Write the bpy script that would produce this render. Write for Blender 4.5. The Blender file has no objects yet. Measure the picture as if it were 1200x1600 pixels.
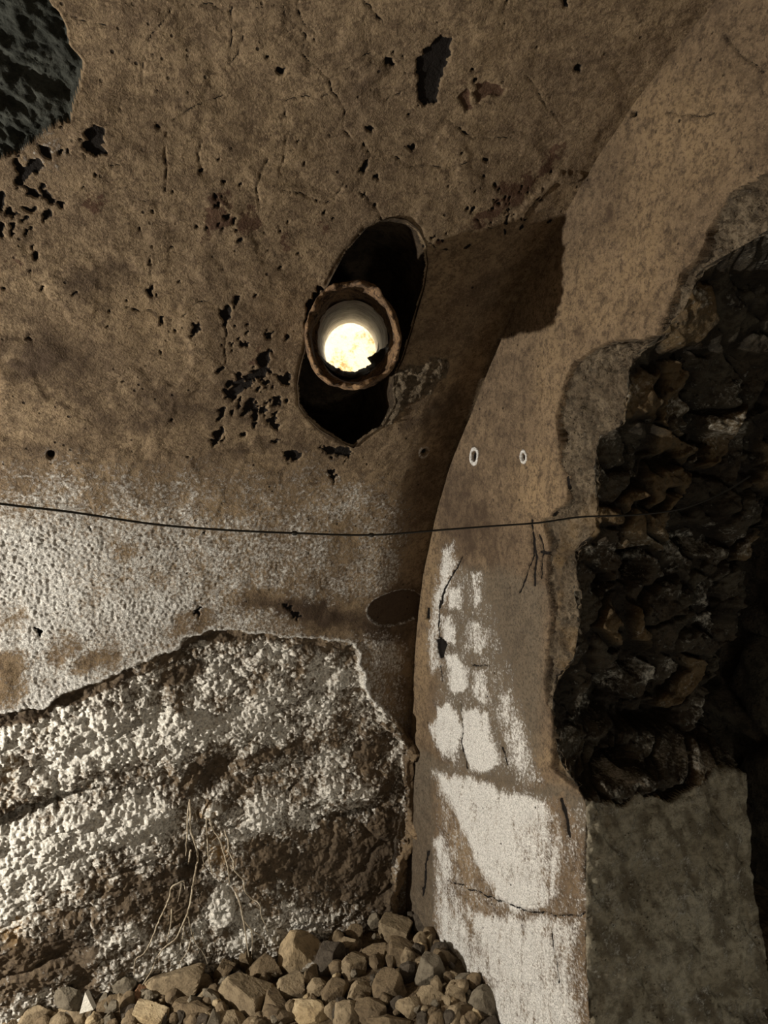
import bpy, math, random
import numpy as np
from mathutils import Vector, Matrix

# ------------------------------------------------------------------ camera, world, lights, exposure
scene = bpy.context.scene
COL = scene.collection
F = 1150.0                                   # focal length in pixels of the 1200x1600 frame
PITCH = math.radians(-4.38)
cp, sp = math.cos(PITCH), math.sin(PITCH)
cam_d = bpy.data.cameras.new('camera')
cam = bpy.data.objects.new('camera', cam_d)
COL.objects.link(cam)
cam_d.sensor_fit = 'VERTICAL'
cam_d.sensor_height = 32.0
cam_d.lens = 32.0 * F / 1600.0
cam_d.clip_start = 0.02
cam.rotation_euler = (math.pi / 2 + PITCH, 0, 0)
scene.camera = cam

# the chamber's own frame: S runs left along the side wall from the corner, T out from the side wall, Z up
ANG = math.radians(23)
U = np.array([-math.cos(ANG), -math.sin(ANG), 0.0])
E = np.array([math.sin(ANG), -math.cos(ANG), 0.0])
ORG = np.array([0.09, 2.3, 0.0])
def W(s, t, z):
    s, t, z = np.broadcast_arrays(np.asarray(s, float), np.asarray(t, float), np.asarray(z, float))
    return ORG + s[..., None] * U + t[..., None] * E + z[..., None] * np.array([0, 0, 1.0])
CAM_S, CAM_T = -ORG @ U, -ORG @ E

world = bpy.data.worlds.new('world')
scene.world = world
world.use_nodes = True
world.node_tree.nodes['Background'].inputs[0].default_value = (1.0, 0.9, 0.76, 1)
world.node_tree.nodes['Background'].inputs[1].default_value = 0.04

def lamp(name, kind, pos, power, color, size):
    d = bpy.data.lights.new(name, kind)
    d.energy = power
    d.color = color
    if kind == 'AREA':
        d.shape = 'DISK'; d.size = size
    else:
        d.shadow_soft_size = size
    o = bpy.data.objects.new(name, d)
    COL.objects.link(o)
    o.location = Vector(W(*pos))
    return o
LAMP_POS = (2.45, 0.50, -0.55)
work_lamp = lamp('work_lamp', 'POINT', LAMP_POS, 235.0, (1.0, 0.925, 0.80), 0.025)
jamb_fill = lamp('jamb_fill', 'AREA', (-0.35, 2.25, -1.45), 5.0, (1.0, 0.95, 0.80), 0.3)  # added fill light, lifts the jamb that the work lamp leaves unlit
jamb_fill.rotation_euler = (Vector(W(-0.25, 0.9, -1.05)) - jamb_fill.location).to_track_quat('-Z', 'Y').to_euler()

scene.view_settings.view_transform = 'Standard'
scene.view_settings.look = 'None'
scene.view_settings.exposure = 0.0
scene.view_settings.gamma = 1.0
scene.view_settings.use_curve_mapping = False
try:
    scene.cycles.use_denoising = True
    scene.cycles.max_bounces = 5
    scene.cycles.diffuse_bounces = 3
except Exception:
    pass

rnd = random.Random(7)

# ------------------------------------------------------------------ projection helpers (layout taken off the photograph)
def ray(x, y):
    x = np.asarray(x, float); y = np.asarray(y, float)
    a = (x - 600) / F; c = (800 - y) / F
    return np.stack([a, cp - c * sp, sp + c * cp], -1)
def project(P):
    fy = P[..., 1] * cp + P[..., 2] * sp
    uz = -P[..., 1] * sp + P[..., 2] * cp
    fy = np.where(fy > 0.05, fy, 0.05)
    return 600 + F * P[..., 0] / fy, 800 - F * uz / fy
def toSTZ(P):
    Q = P - ORG
    return Q @ U, Q @ E, Q[..., 2]
def hit(x, y, axis, d0=0.0):
    n = {'S': U, 'T': E}[axis]
    r = ray(x, y)
    k = (d0 + ORG @ n) / (r @ n)
    return toSTZ(r * k[..., None] if np.ndim(k) else r * k)

# ------------------------------------------------------------------ numpy noise
def _h(ix, iy, iz, seed):
    h = (ix.astype(np.uint32) * np.uint32(374761393) + iy.astype(np.uint32) * np.uint32(668265263)
         + iz.astype(np.uint32) * np.uint32(2147483647) + np.uint32((seed * 974634777) & 0xffffffff))
    h = (h ^ (h >> np.uint32(13))) * np.uint32(1274126177)
    h = h ^ (h >> np.uint32(16))
    h = h * np.uint32(2246822519)
    return h ^ (h >> np.uint32(15))
def _r(h):
    return (h & np.uint32(0xffffff)).astype(np.float32) / np.float32(16777215.0)
def vnoise(x, y, z=None, seed=0):
    """gradient noise, about -1..1, 2-D when z is None"""
    x = np.asarray(x, np.float64); y = np.asarray(y, np.float64)
    xi = np.floor(x); yi = np.floor(y)
    fx = (x - xi).astype(np.float32); fy = (y - yi).astype(np.float32)
    xi = xi.astype(np.int64); yi = yi.astype(np.int64)
    zz = np.zeros_like(xi) if z is None else z
    u = fx * fx * fx * (fx * (fx * 6 - 15) + 10); v = fy * fy * fy * (fy * (fy * 6 - 15) + 10)
    def g(dx, dy):
        a = _r(_h(xi + dx, yi + dy, zz, seed)) * np.float32(6.2831853)
        return np.cos(a) * (fx - dx) + np.sin(a) * (fy - dy)
    a = g(0, 0); b = g(1, 0); c = g(0, 1); d = g(1, 1)
    return ((a + (b - a) * u) + ((c + (d - c) * u) - (a + (b - a) * u)) * v) * 1.5
def fbm(x, y, oct=4, seed=0, gain=0.5):
    s = 0; a = 1.0; k = 1.0; t = 0
    for i in range(oct):
        s = s + a * vnoise(x * k + i * 17.3, y * k - i * 9.1, None, seed + i); t += a
        a *= gain; k *= 2.03
    return s / t
def ridged(x, y, oct=4, seed=0):
    s = 0; a = 1.0; k = 1.0; t = 0
    for i in range(oct):
        s = s + a * (1 - np.abs(vnoise(x * k + i * 7.7, y * k + i * 3.9, None, seed + i)) * 2); t += a
        a *= 0.5; k *= 2.1
    return s / t
def worley(x, y, seed=0, jitter=1.0):
    """returns F1, F2, cell id hash 0..1"""
    xi = np.floor(x).astype(np.int64); yi = np.floor(y).astype(np.int64)
    fx = x - xi; fy = y - yi
    f1 = np.full(x.shape, 9.0); f2 = np.full(x.shape, 9.0); cid = np.zeros(x.shape)
    zz = np.zeros_like(xi)
    for dx in (-1, 0, 1):
        for dy in (-1, 0, 1):
            h = _h(xi + dx, yi + dy, zz, seed); h2 = _h(xi + dx, yi + dy, zz + 1, seed + 5)
            px = dx + 0.5 + (_r(h) - 0.5) * jitter; py = dy + 0.5 + (_r(h2) - 0.5) * jitter
            d = np.sqrt((px - fx) ** 2 + (py - fy) ** 2)
            near = d < f1
            f2 = np.where(near, f1, np.minimum(f2, d))
            cid = np.where(near, _r(_h(xi + dx, yi + dy, zz + 2, seed + 9)), cid)
            f1 = np.where(near, d, f1)
    return f1, f2, cid
def sstep(a, b, x):
    t = np.clip((x - a) / (b - a), 0, 1)
    return t * t * (3 - 2 * t)
def seg_dist(px, py, pts, closed=False):
    d = np.full(px.shape, 1e9)
    n = len(pts)
    for i in range(n if closed else n - 1):
        ax, ay = pts[i]; bx, by = pts[(i + 1) % n]
        vx, vy = bx - ax, by - ay
        L = vx * vx + vy * vy + 1e-9
        t = np.clip(((px - ax) * vx + (py - ay) * vy) / L, 0, 1)
        d = np.minimum(d, (px - ax - t * vx) ** 2 + (py - ay - t * vy) ** 2)
    return np.sqrt(d)
def sd_poly(px, py, pts):
    """signed pixel distance, positive inside"""
    ins = np.zeros(px.shape, bool)
    n = len(pts)
    for i in range(n):
        ax, ay = pts[i]; bx, by = pts[(i + 1) % n]
        if ay == by: continue
        c = ((ay > py) != (by > py)) & (px < (bx - ax) * (py - ay) / (by - ay) + ax)
        ins ^= c
    d = seg_dist(px, py, pts, True)
    return np.where(ins, d, -d)
def blob(px, py, b, soft=1.0):
    """soft ellipse, 1 in the middle, 0 past the rim"""
    x, y, rx, ry, a = b
    ca, sa = math.cos(math.radians(a)), math.sin(math.radians(a))
    dx, dy = px - x, py - y
    q = np.sqrt(((dx * ca + dy * sa) / rx) ** 2 + ((-dx * sa + dy * ca) / ry) ** 2)
    return 1 - sstep(1 - soft, 1 + 0.0001 + 0.15 * soft, q)
def region(px, py, pts, pad):
    xs = [p[0] for p in pts]; ys = [p[1] for p in pts]
    return (px > min(xs) - pad) & (px < max(xs) + pad) & (py > min(ys) - pad) & (py < max(ys) + pad)
def paint_poly(px, py, pts, soft):
    out = np.zeros(px.shape)
    m = region(px, py, pts, soft + 2)
    if m.any(): out[m] = sstep(-soft, soft, sd_poly(px[m], py[m], pts))
    return out
def paint_line(px, py, pts, w):
    out = np.zeros(px.shape)
    m = region(px, py, pts, w * 3 + 3)
    if m.any():
        out[m] = 1 - sstep(w * 0.5, w * 1.5, seg_dist(px[m], py[m], pts))
    return out

# ------------------------------------------------------------------ materials
class NT:
    def __init__(self, name):
        self.m = bpy.data.materials.new(name); self.m.use_nodes = True
        self.t = self.m.node_tree; self.n = self.t.nodes; self.l = self.t.links
        self.b = self.n['Principled BSDF']
        self.tc = self.n.new('ShaderNodeTexCoord').outputs['Object']
    def put(self, node, i, v):
        if isinstance(v, bpy.types.NodeSocket): self.l.new(v, node.inputs[i])
        elif v is not None: node.inputs[i].default_value = v
    def noise(self, scale, detail=4, rough=0.55, vec=None, dist=0.0):
        n = self.n.new('ShaderNodeTexNoise')
        n.inputs['Scale'].default_value = scale; n.inputs['Detail'].default_value = detail
        n.inputs['Roughness'].default_value = rough; n.inputs['Distortion'].default_value = dist
        self.l.new(vec or self.tc, n.inputs['Vector']); return n.outputs['Fac']
    def voro(self, scale, feature='F1', vec=None, rand=1.0):
        n = self.n.new('ShaderNodeTexVoronoi'); n.feature = feature
        n.inputs['Scale'].default_value = scale; n.inputs['Randomness'].default_value = rand
        self.l.new(vec or self.tc, n.inputs['Vector']); return n.outputs['Distance']
    def math(self, op, a, b=None, c=None, clamp=False):
        n = self.n.new('ShaderNodeMath'); n.operation = op; n.use_clamp = clamp
        self.put(n, 0, a); self.put(n, 1, b); self.put(n, 2, c); return n.outputs[0]
    def ramp(self, x, lo, hi, a=0.0, b=1.0):
        n = self.n.new('ShaderNodeMapRange'); n.interpolation_type = 'SMOOTHSTEP'
        self.put(n, 0, x); self.put(n, 1, lo); self.put(n, 2, hi); self.put(n, 3, a); self.put(n, 4, b)
        return n.outputs[0]
    def mix(self, f, a, b):
        n = self.n.new('ShaderNodeMix'); n.data_type = 'RGBA'
        self.put(n, 0, f)
        self.put(n, 6, a if isinstance(a, bpy.types.NodeSocket) else (*a, 1))
        self.put(n, 7, b if isinstance(b, bpy.types.NodeSocket) else (*b, 1)); return n.outputs[2]
    def attr(self, name):
        n = self.n.new('ShaderNodeAttribute'); n.attribute_name = name
        s = self.n.new('ShaderNodeSeparateColor'); self.l.new(n.outputs['Color'], s.inputs[0])
        return s.outputs[0], s.outputs[1], s.outputs[2]
    def scalevec(self, s, rot=(0, 0, 0)):
        n = self.n.new('ShaderNodeMapping'); n.inputs['Scale'].default_value = s; n.inputs['Rotation'].default_value = rot
        self.l.new(self.tc, n.inputs['Vector']); return n.outputs[0]
    def finish(self, col, height=None, dist=0.002, strength=1.0, rough=0.9, spec=0.15):
        self.put(self.b, 'Base Color', col if isinstance(col, bpy.types.NodeSocket) else (*col, 1))
        self.put(self.b, 'Roughness', rough)
        self.b.inputs['Specular IOR Level'].default_value = spec
        if height is not None:
            n = self.n.new('ShaderNodeBump'); n.inputs['Distance'].default_value = dist
            n.inputs['Strength'].default_value = strength
            self.l.new(height, n.inputs['Height']); self.l.new(n.outputs[0], self.b.inputs['Normal'])
        return self.m

def wall_material(name, base, alt, dark, frostc, greyc, grain=130.0, bump=0.0022):
    """masks: frost / dark stains and patches / red-brown  ;  masks2: grey mortar / black chips / ochre"""
    k = NT(name)
    fr, dk, rd = k.attr('mask_a'); gy, bl, oc = k.attr('mask_b')
    n1 = k.noise(5.0, 5, 0.6); n2 = k.noise(24.0, 6, 0.65); n3 = k.noise(grain, 5, 0.75); n4 = k.noise(grain * 2.1, 4, 0.7)
    c = k.mix(k.ramp(n1, 0.35, 0.68), base, alt)
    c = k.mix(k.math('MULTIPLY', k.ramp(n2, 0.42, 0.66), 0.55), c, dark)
    c = k.mix(k.math('MULTIPLY', oc, k.ramp(n2, 0.25, 0.6)), c, (0.30, 0.215, 0.125))
    n5 = k.noise(52.0, 7, 0.72, None, 0.3)
    c = k.mix(k.math('MULTIPLY', k.ramp(n5, 0.45, 0.66), 0.8), c, dark)
    c = k.mix(k.math('MULTIPLY', k.ramp(n3, 0.48, 0.66), 0.8), c, dark)
    c = k.mix(k.math('MULTIPLY', k.ramp(n4, 0.52, 0.72), 0.5), c, [min(1, v * 2.3) for v in alt])
    g = k.mix(k.ramp(n3, 0.4, 0.65), greyc, [v * 0.45 for v in greyc])
    c = k.mix(gy, c, g)
    r_ = k.ramp(k.math('ADD', rd, k.math('MULTIPLY', k.math('SUBTRACT', k.noise(45.0, 5, 0.7), 0.5), 1.6)), 0.45, 0.6)
    c = k.mix(k.math('MULTIPLY', r_, 0.8), c, (0.060, 0.030, 0.020))
    d_ = k.ramp(k.math('ADD', dk, k.math('MULTIPLY', k.math('SUBTRACT', n2, 0.5), 0.8)), 0.05, 0.8)
    c = k.mix(k.math('MULTIPLY', d_, 0.85), c, (0.050, 0.034, 0.024))
    f_ = k.ramp(k.math('ADD', k.math('ADD', fr, k.math('MULTIPLY', k.math('SUBTRACT', n3, 0.5), 2.8)), k.math('MULTIPLY', k.math('SUBTRACT', n2, 0.5), 1.0)), 0.20, 1.05)
    f_ = k.math('MULTIPLY', f_, k.ramp(fr, 0.02, 0.22))
    c = k.mix(f_, c, k.mix(k.ramp(n4, 0.4, 0.62), frostc, [v * 0.5 for v in frostc]))
    c = k.mix(k.ramp(bl, 0.35, 0.6), c, (0.012, 0.010, 0.009))
    pit = k.ramp(k.voro(36.0), 0.05, 0.14)
    pn = k.ramp(k.noise(9.0, 2), 0.5, 0.62)
    c = k.mix(k.math('MULTIPLY', k.math('SUBTRACT', 1.0, pit), pn), c, (0.025, 0.018, 0.013))
    h = k.math('ADD', k.math('MULTIPLY', n3, k.math('ADD', 0.55, k.math('MULTIPLY', fr, 0.9))), k.math('MULTIPLY', n4, 0.35))
    h = k.math('ADD', h, k.math('MULTIPLY', n2, 1.2))
    h = k.math('ADD', h, k.math('MULTIPLY', pit, k.math('MULTIPLY', pn, 0.8)))
    return k.finish(c, h, bump, 1.0, 0.92, 0.12)

def rock_material(name, a, b, dark, scale=1.0, bump=0.004, frost=None):
    k = NT(name)
    n1 = k.noise(7 * scale, 5, 0.6); n2 = k.noise(34 * scale, 6, 0.7); n3 = k.noise(150 * scale, 4, 0.7)
    c = k.mix(k.ramp(n1, 0.35, 0.65), a, b)
    c = k.mix(k.math('MULTIPLY', k.ramp(n2, 0.42, 0.62), 0.7), c, dark)
    c = k.mix(k.math('MULTIPLY', k.ramp(n3, 0.5, 0.7), 0.5), c, dark)
    if frost:
        fr, dk, oc = k.attr('mask_a')
        c = k.mix(k.math('MULTIPLY', oc, k.ramp(n2, 0.25, 0.55)), c, (0.42, 0.26, 0.10))
        c = k.mix(k.math('MULTIPLY', dk, 0.75), c, dark)
        f_ = k.ramp(k.math('ADD', k.math('ADD', fr, k.math('MULTIPLY', k.math('SUBTRACT', n3, 0.5), 1.2)), k.math('MULTIPLY', k.math('SUBTRACT', n2, 0.5), 1.6)), 0.22, 0.85)
        c = k.mix(f_, c, k.mix(k.ramp(n3, 0.42, 0.6), [v * 0.6 for v in frost], frost))
    pit = k.ramp(k.voro(60.0 * scale), 0.08, 0.22); pn = k.ramp(k.noise(16.0, 3), 0.48, 0.60)
    c = k.mix(k.math('MULTIPLY', k.math('SUBTRACT', 1.0, pit), k.math('MULTIPLY', pn, 0.8)), c, dark)
    h = k.math('ADD', k.math('ADD', k.math('MULTIPLY', n2, 1.4), k.math('MULTIPLY', n3, 0.6)), k.math('MULTIPLY', k.math('MULTIPLY', pit, pn), 0.6))
    return k.finish(c, h, bump, 1.0, 0.9, 0.15)

M_PLASTER = wall_material('side_plaster', (0.265, 0.198, 0.125), (0.185, 0.137, 0.090), (0.080, 0.056, 0.037), (0.80, 0.79, 0.76), (0.19, 0.175, 0.15), 115.0, 0.0062)
M_ENDPLASTER = wall_material('end_plaster', (0.190, 0.138, 0.088), (0.140, 0.102, 0.068), (0.052, 0.037, 0.026), (0.88, 0.87, 0.85), (0.135, 0.118, 0.092), 140.0, 0.0040)
M_JAMB = rock_material('jamb_plaster', (0.29, 0.265, 0.205), (0.205, 0.18, 0.132), (0.075, 0.060, 0.040), 1.2, 0.006, (0.42, 0.41, 0.37))
M_ROCK = rock_material('frosted_rock', (0.16, 0.12, 0.08), (0.11, 0.085, 0.06), (0.032, 0.023, 0.016), 1.0, 0.004, (0.68, 0.66, 0.61))
M_SLATE = rock_material('dark_bedrock', (0.050, 0.053, 0.046), (0.028, 0.031, 0.027), (0.010, 0.011, 0.009), 1.0, 0.004)
M_MORTAR = rock_material('coarse_mortar', (0.25, 0.20, 0.14), (0.15, 0.115, 0.078), (0.035, 0.026, 0.018), 1.9, 0.010, (0.34, 0.31, 0.25))
M_RUBBLE = rock_material('rubble_core', (0.068, 0.059, 0.044), (0.046, 0.035, 0.024), (0.010, 0.008, 0.006), 0.8, 0.005, (0.40, 0.38, 0.33))
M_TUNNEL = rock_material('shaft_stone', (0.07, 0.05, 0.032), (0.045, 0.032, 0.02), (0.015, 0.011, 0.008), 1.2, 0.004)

# ------------------------------------------------------------------ object helpers
def new_mesh(name, verts, faces, mat, parent=None, smooth=True):
    me = bpy.data.meshes.new(name)
    V = np.asarray(verts, np.float32)
    me.vertices.add(len(V)); me.vertices.foreach_set('co', V.ravel())
    if isinstance(faces, np.ndarray):
        nf, k = faces.shape
        me.loops.add(nf * k); me.polygons.add(nf)
        me.loops.foreach_set('vertex_index', faces.astype(np.int32).ravel())
        me.polygons.foreach_set('loop_start', np.arange(0, nf * k, k, dtype=np.int32))
        me.update(calc_edges=True)
    else:
        me = bpy.data.meshes.new(name); me.from_pydata([tuple(map(float, v)) for v in V], [], faces)
    me.validate()
    me.polygons.foreach_set('use_smooth', np.full(len(me.polygons), smooth))
    me.materials.append(mat)
    o = bpy.data.objects.new(name, me)
    COL.objects.link(o)
    if parent: o.parent = parent
    return o
def set_attr(o, name, rgb):
    a = o.data.attributes.new(name, 'FLOAT_COLOR', 'POINT')
    c = np.ones((len(o.data.vertices), 4), np.float32); c[:, :3] = rgb
    a.data.foreach_set('color', c.ravel())
def tag(o, label=None, cat=None, group=None, kind=None):
    if label: o['label'] = label
    if cat: o['category'] = cat
    if group: o['group'] = group
    if kind: o['kind'] = kind
    return o
def grid_faces(nr, nc):
    i = np.arange(nr - 1)[:, None] * nc + np.arange(nc - 1)[None, :]
    i = i.ravel()
    return np.stack([i, i + 1, i + nc + 1, i + nc], 1)
def split_parts(P, faces, which, specs, attrs):
    """one displaced sheet cut along the breaks in the plaster; spec = (value, name, material); the first is the parent"""
    root = None; out = {}
    for val, name, mat in specs:
        f = faces[which == val]
        if len(f) == 0: continue
        used, inv = np.unique(f.ravel(), return_inverse=True)
        o = new_mesh(name, P[used], inv.reshape(f.shape), mat, root)
        for an, rgb in attrs.items(): set_attr(o, an, rgb[used])
        if root is None: root = o
        out[name] = o
    return root, out

# ------------------------------------------------------------------ the vault profile: T as a function of height
PROF = [(-1.95, -0.02), (-1.486, -0.015), (-1.2, 0.0), (-0.89, 0.02), (-0.572, 0.053), (-0.363, 0.106), (-0.162, 0.19), (-0.032, 0.272),
        (0.15, 0.425), (0.25, 0.505), (0.345, 0.59), (0.42, 0.66), (0.471, 0.715), (0.583, 0.835), (0.658, 0.97), (0.733, 1.144), (0.785, 1.36), (0.81, 1.62)]
_z = np.array([p[0] for p in PROF]); _t = np.array([p[1] for p in PROF])
_z = np.concatenate([_z, _z[::-1][1:]]); _t = np.concatenate([_t, 3.24 - _t[::-1][1:]])
_L = np.concatenate([[0], np.cumsum(np.hypot(np.diff(_z), np.diff(_t)))])
_ls = np.arange(0, _L[-1], 0.004)
_zs = np.interp(_ls, _L, _z); _ts = np.interp(_ls, _L, _t)
_kern = np.hanning(41); _kern /= _kern.sum()
_zs = np.convolve(np.pad(_zs, 20, 'reflect', reflect_type='odd'), _kern, 'valid'); _ts = np.convolve(np.pad(_ts, 20, 'reflect', reflect_type='odd'), _kern, 'valid')
def prof_at(l):
    z = np.interp(l, _ls, _zs); t = np.interp(l, _ls, _ts)
    z2 = np.interp(l + 0.01, _ls, _zs); t2 = np.interp(l + 0.01, _ls, _ts)
    z1 = np.interp(l - 0.01, _ls, _zs); t1 = np.interp(l - 0.01, _ls, _ts)
    dz, dt = z2 - z1, t2 - t1; n = np.hypot(dz, dt)
    return z, t, dz / n, -dt / n                # tangent (t,z)=(dt,dz); room-side normal (t,z) = (dz,-dt)
_half = int(np.argmax(_zs))
def T_of_z(z): return np.interp(z, _zs[:_half], _ts[:_half])
def l_of_z(z): return np.interp(z, _zs[:_half], _ls[:_half])
def hit_vault(x, y):
    """pixel(s) to a point on the smooth side wall / vault"""
    r = ray(x, y); rs, rt, rz = r @ U, r @ E, r[..., 2]
    lo = np.full(np.shape(rs), 0.3); hi = np.full(np.shape(rs), 6.0)
    for _ in range(40):
        k = (lo + hi) / 2
        z = rz * k; t = CAM_T + rt * k
        ins = (t > T_of_z(np.minimum(z, 0.80))) & (z < 0.81)
        lo = np.where(ins, k, lo); hi = np.where(ins, hi, k)
    k = lo
    return CAM_S + rs * k, CAM_T + rt * k, rz * k

# ------------------------------------------------------------------ wall_left: side wall that rises into the vault
step = 0.0026
sA = np.arange(-0.03, 1.36, step)
sB = 1.36 + np.cumsum(0.004 * 1.09 ** np.arange(48))
S_ = np.concatenate([sA, sB])
l_vis0, l_vis1 = l_of_z(-1.62), l_of_z(0.795)
lA = np.arange(l_vis0, l_vis1, step)
lB = l_vis1 + np.cumsum(np.minimum(0.004 * 1.08 ** np.arange(90), 0.07)); lB = lB[lB < _ls[-1] - 0.02]
l0 = np.linspace(0.02, l_vis0 - 0.02, 8)
L_ = np.concatenate([l0, lA, lB])
zP, tP, nT, nZ = prof_at(L_)
SS, LL = np.meshgrid(S_, L_)
ZZ = np.repeat(zP[:, None], len(S_), 1); TT = np.repeat(tP[:, None], len(S_), 1)
NTt = np.repeat(nT[:, None], len(S_), 1); NZt = np.repeat(nZ[:, None], len(S_), 1)
shape = SS.shape
a_, b_ = SS.ravel(), LL.ravel()
px, py = project(W(a_, TT.ravel(), ZZ.ravel()))
far = b_ > l_vis1 + 0.05
px = np.where(far, -500, px)

wx = px + 5.0 * fbm(a_ * 22, b_ * 22, 3, 11) * 2 + 2.0 * vnoise(a_ * 120, b_ * 120, None, 3)
wy = py + 5.0 * fbm(a_ * 22 + 40, b_ * 22, 3, 12) * 2 + 2.0 * vnoise(a_ * 120 + 9, b_ * 120, None, 4)

vx = wx + 22 * fbm(a_ * 7, b_ * 7, 3, 14) + 5 * vnoise(a_ * 45, b_ * 45, None, 15); vy = wy + 22 * fbm(a_ * 7 + 30, b_ * 7, 3, 16) + 5 * vnoise(a_ * 45 + 3, b_ * 45, None, 17)
cx2 = px + 3.0 * vnoise(a_ * 130, b_ * 130, None, 18) + 4.0 * vnoise(a_ * 65, b_ * 65, None, 19); cy2 = py + 3.0 * vnoise(a_ * 130 + 5, b_ * 130, None, 20) + 4.0 * vnoise(a_ * 65 + 5, b_ * 65, None, 26)
NICHE = [(610, 345), (632, 348), (650, 362), (661, 385), (665, 415), (660, 450), (650, 485), (640, 520), (628, 560), (618, 580), (613, 605), (616, 628), (604, 650),
         (596, 664), (583, 672), (568, 682), (552, 697), (538, 690), (520, 680), (500, 668), (482, 650), (470, 632), (467, 600), (472, 570), (482, 535), (484, 505),
         (497, 474), (512, 450), (523, 428), (537, 402), (556, 378), (572, 360), (590, 350)]
SLATE = [(-60, -60), (72, -60), (76, 0), (92, 25), (104, 48), (110, 74), (122, 88), (133, 100), (129, 124), (117, 155), (108, 190), (92, 193), (72, 208), (50, 224), (30, 238), (0, 249), (-60, 262)]
ROCK = [(-80, 1128), (0, 1113), (35, 1110), (72, 1106), (92, 1088), (130, 1072), (180, 1056), (205, 1043), (250, 1024), (275, 1014), (292, 998), (330, 986), (380, 989), (412, 990), (440, 996), (500, 998),
        (530, 1003), (556, 1008), (562, 1040), (570, 1068), (582, 1096), (604, 1114), (618, 1135), (632, 1160), (634, 1250), (618, 1330), (608, 1430), (600, 1700), (-80, 1800)]
PATCH = [(618, 580), (634, 566), (655, 572), (668, 562), (694, 553), (706, 572), (697, 592), (676, 606), (655, 622), (636, 640), (618, 652), (598, 668), (586, 672), (606, 642), (614, 625), (612, 600)]

sd_niche = np.full(px.shape, -99.0); m = region(px, py, NICHE, 40); sd_niche[m] = sd_poly(px[m] + (wx - px)[m] * 0.25, py[m] + (wy - py)[m] * 0.25, NICHE)
sd_slate = np.full(px.shape, -99.0); m = region(px, py, SLATE, 40); sd_slate[m] = sd_poly(px[m] + (wx - px)[m] * 0.6, py[m] + (wy - py)[m] * 0.6, SLATE)
sd_rock = np.full(px.shape, -999.0); m = region(px, py, ROCK, 60); sd_rock[m] = sd_poly(px[m] + (wx - px)[m] * 0.7, py[m] + (wy - py)[m] * 0.7, ROCK)
sd_patch = np.full(px.shape, -99.0); m = region(px, py, PATCH, 30); sd_patch[m] = sd_poly(wx[m], wy[m], PATCH)
rockm = sstep(-1.5, 5.0, sd_rock); slatem = sstep(-1, 4, sd_slate); patchm = sstep(-2, 3, sd_patch)

# plaster relief
D = fbm(a_ * 2.6, b_ * 2.6, 3, 21) * 0.010 + fbm(a_ * 13, b_ * 13, 3, 22) * 0.0028
frost = np.zeros(px.shape); dark = np.zeros(px.shape); red = np.zeros(px.shape)
grey = np.zeros(px.shape); black = np.zeros(px.shape); ochre = np.zeros(px.shape)
big = fbm(a_ * 4.5, b_ * 4.5, 4, 31)
# the band of salt bloom
def band(y0, y1, y2, y3): return sstep(y0, y1, wy) * (1 - sstep(y2, y3, wy))
top_edge = 705 + 35 * fbm(px / 150.0, px * 0 + 3, 2, 41) * 2
frost = sstep(-40, 150, wy - top_edge) * (0.44 + 0.34 * (1 - sstep(60, 560, px))) * (1 - 0.55 * sstep(600, 660, px + 20 * big))
frost *= 1 - 0.9 * paint_poly(wx, wy, [(700, 600), (640, 745), (655, 800), (640, 900), (650, 1000), (640, 1200), (760, 1200), (760, 600)], 22)
frost *= 1 - 0.45 * sstep(0.05, 0.45, big)
for b, k in [((540, 965, 130, 42, 0), 1.0), ((430, 945, 95, 26, 12), 0.85), ((300, 970, 60, 22, -20), 0.6), ((8, 1055, 44, 66, 0), 0.85), ((155, 1038, 50, 24, -18), 0.75), ((95, 1010, 30, 40, 30), 0.5), ((20, 975, 30, 28, 0), 0.6),
             ((80, 1008, 60, 18, 20), 0.4), ((535, 850, 34, 60, 10), 0.45), ((620, 950, 52, 32, 0), 1.0), ((650, 960, 40, 70, 0), 0.9), ((0, 760, 70, 16, 0), 0.4), ((150, 780, 30, 18, 0), 0.5),
             ((350, 790, 70, 22, 0), 0.3), ((185, 850, 50, 20, 30), 0.3), ((560, 720, 60, 30, 0), 0.6)]:
    frost *= 1 - k * blob(vx, vy, b, 0.6)
for b, k in [((85, 1085, 60, 18, -20), 0.8), ((30, 1000, 60, 30, 10), 0.4), ((80, 950, 80, 60, 0), 0.3), ((20, 880, 120, 90, 0), 0.30), ((230, 960, 120, 40, -10), 0.25), ((540, 770, 60, 50, 0), 0.15),
             ((605, 1030, 36, 45, 0), 0.35), ((60, 240, 60, 60, 0), 0.22)]:
    frost = np.clip(frost + k * blob(vx, vy, b, 0.8), 0, 1)
# broad darker weathering on the vault, and darker patches near the corner
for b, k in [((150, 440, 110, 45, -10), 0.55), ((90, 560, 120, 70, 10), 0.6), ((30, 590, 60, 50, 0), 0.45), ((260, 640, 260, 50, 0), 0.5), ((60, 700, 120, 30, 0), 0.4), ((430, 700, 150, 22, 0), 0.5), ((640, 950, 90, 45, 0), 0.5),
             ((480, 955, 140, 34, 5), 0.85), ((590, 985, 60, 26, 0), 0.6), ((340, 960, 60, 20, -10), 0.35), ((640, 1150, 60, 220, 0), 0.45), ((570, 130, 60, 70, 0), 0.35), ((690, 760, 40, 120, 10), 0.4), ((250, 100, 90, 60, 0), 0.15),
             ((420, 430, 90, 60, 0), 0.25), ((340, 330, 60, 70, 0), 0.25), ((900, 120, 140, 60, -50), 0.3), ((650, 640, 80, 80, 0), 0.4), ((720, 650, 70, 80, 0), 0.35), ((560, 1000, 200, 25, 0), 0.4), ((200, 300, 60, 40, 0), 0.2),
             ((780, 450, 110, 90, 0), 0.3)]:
    dark = np.clip(dark + k * blob(vx, vy, b, 0.9), 0, 1)
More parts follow.
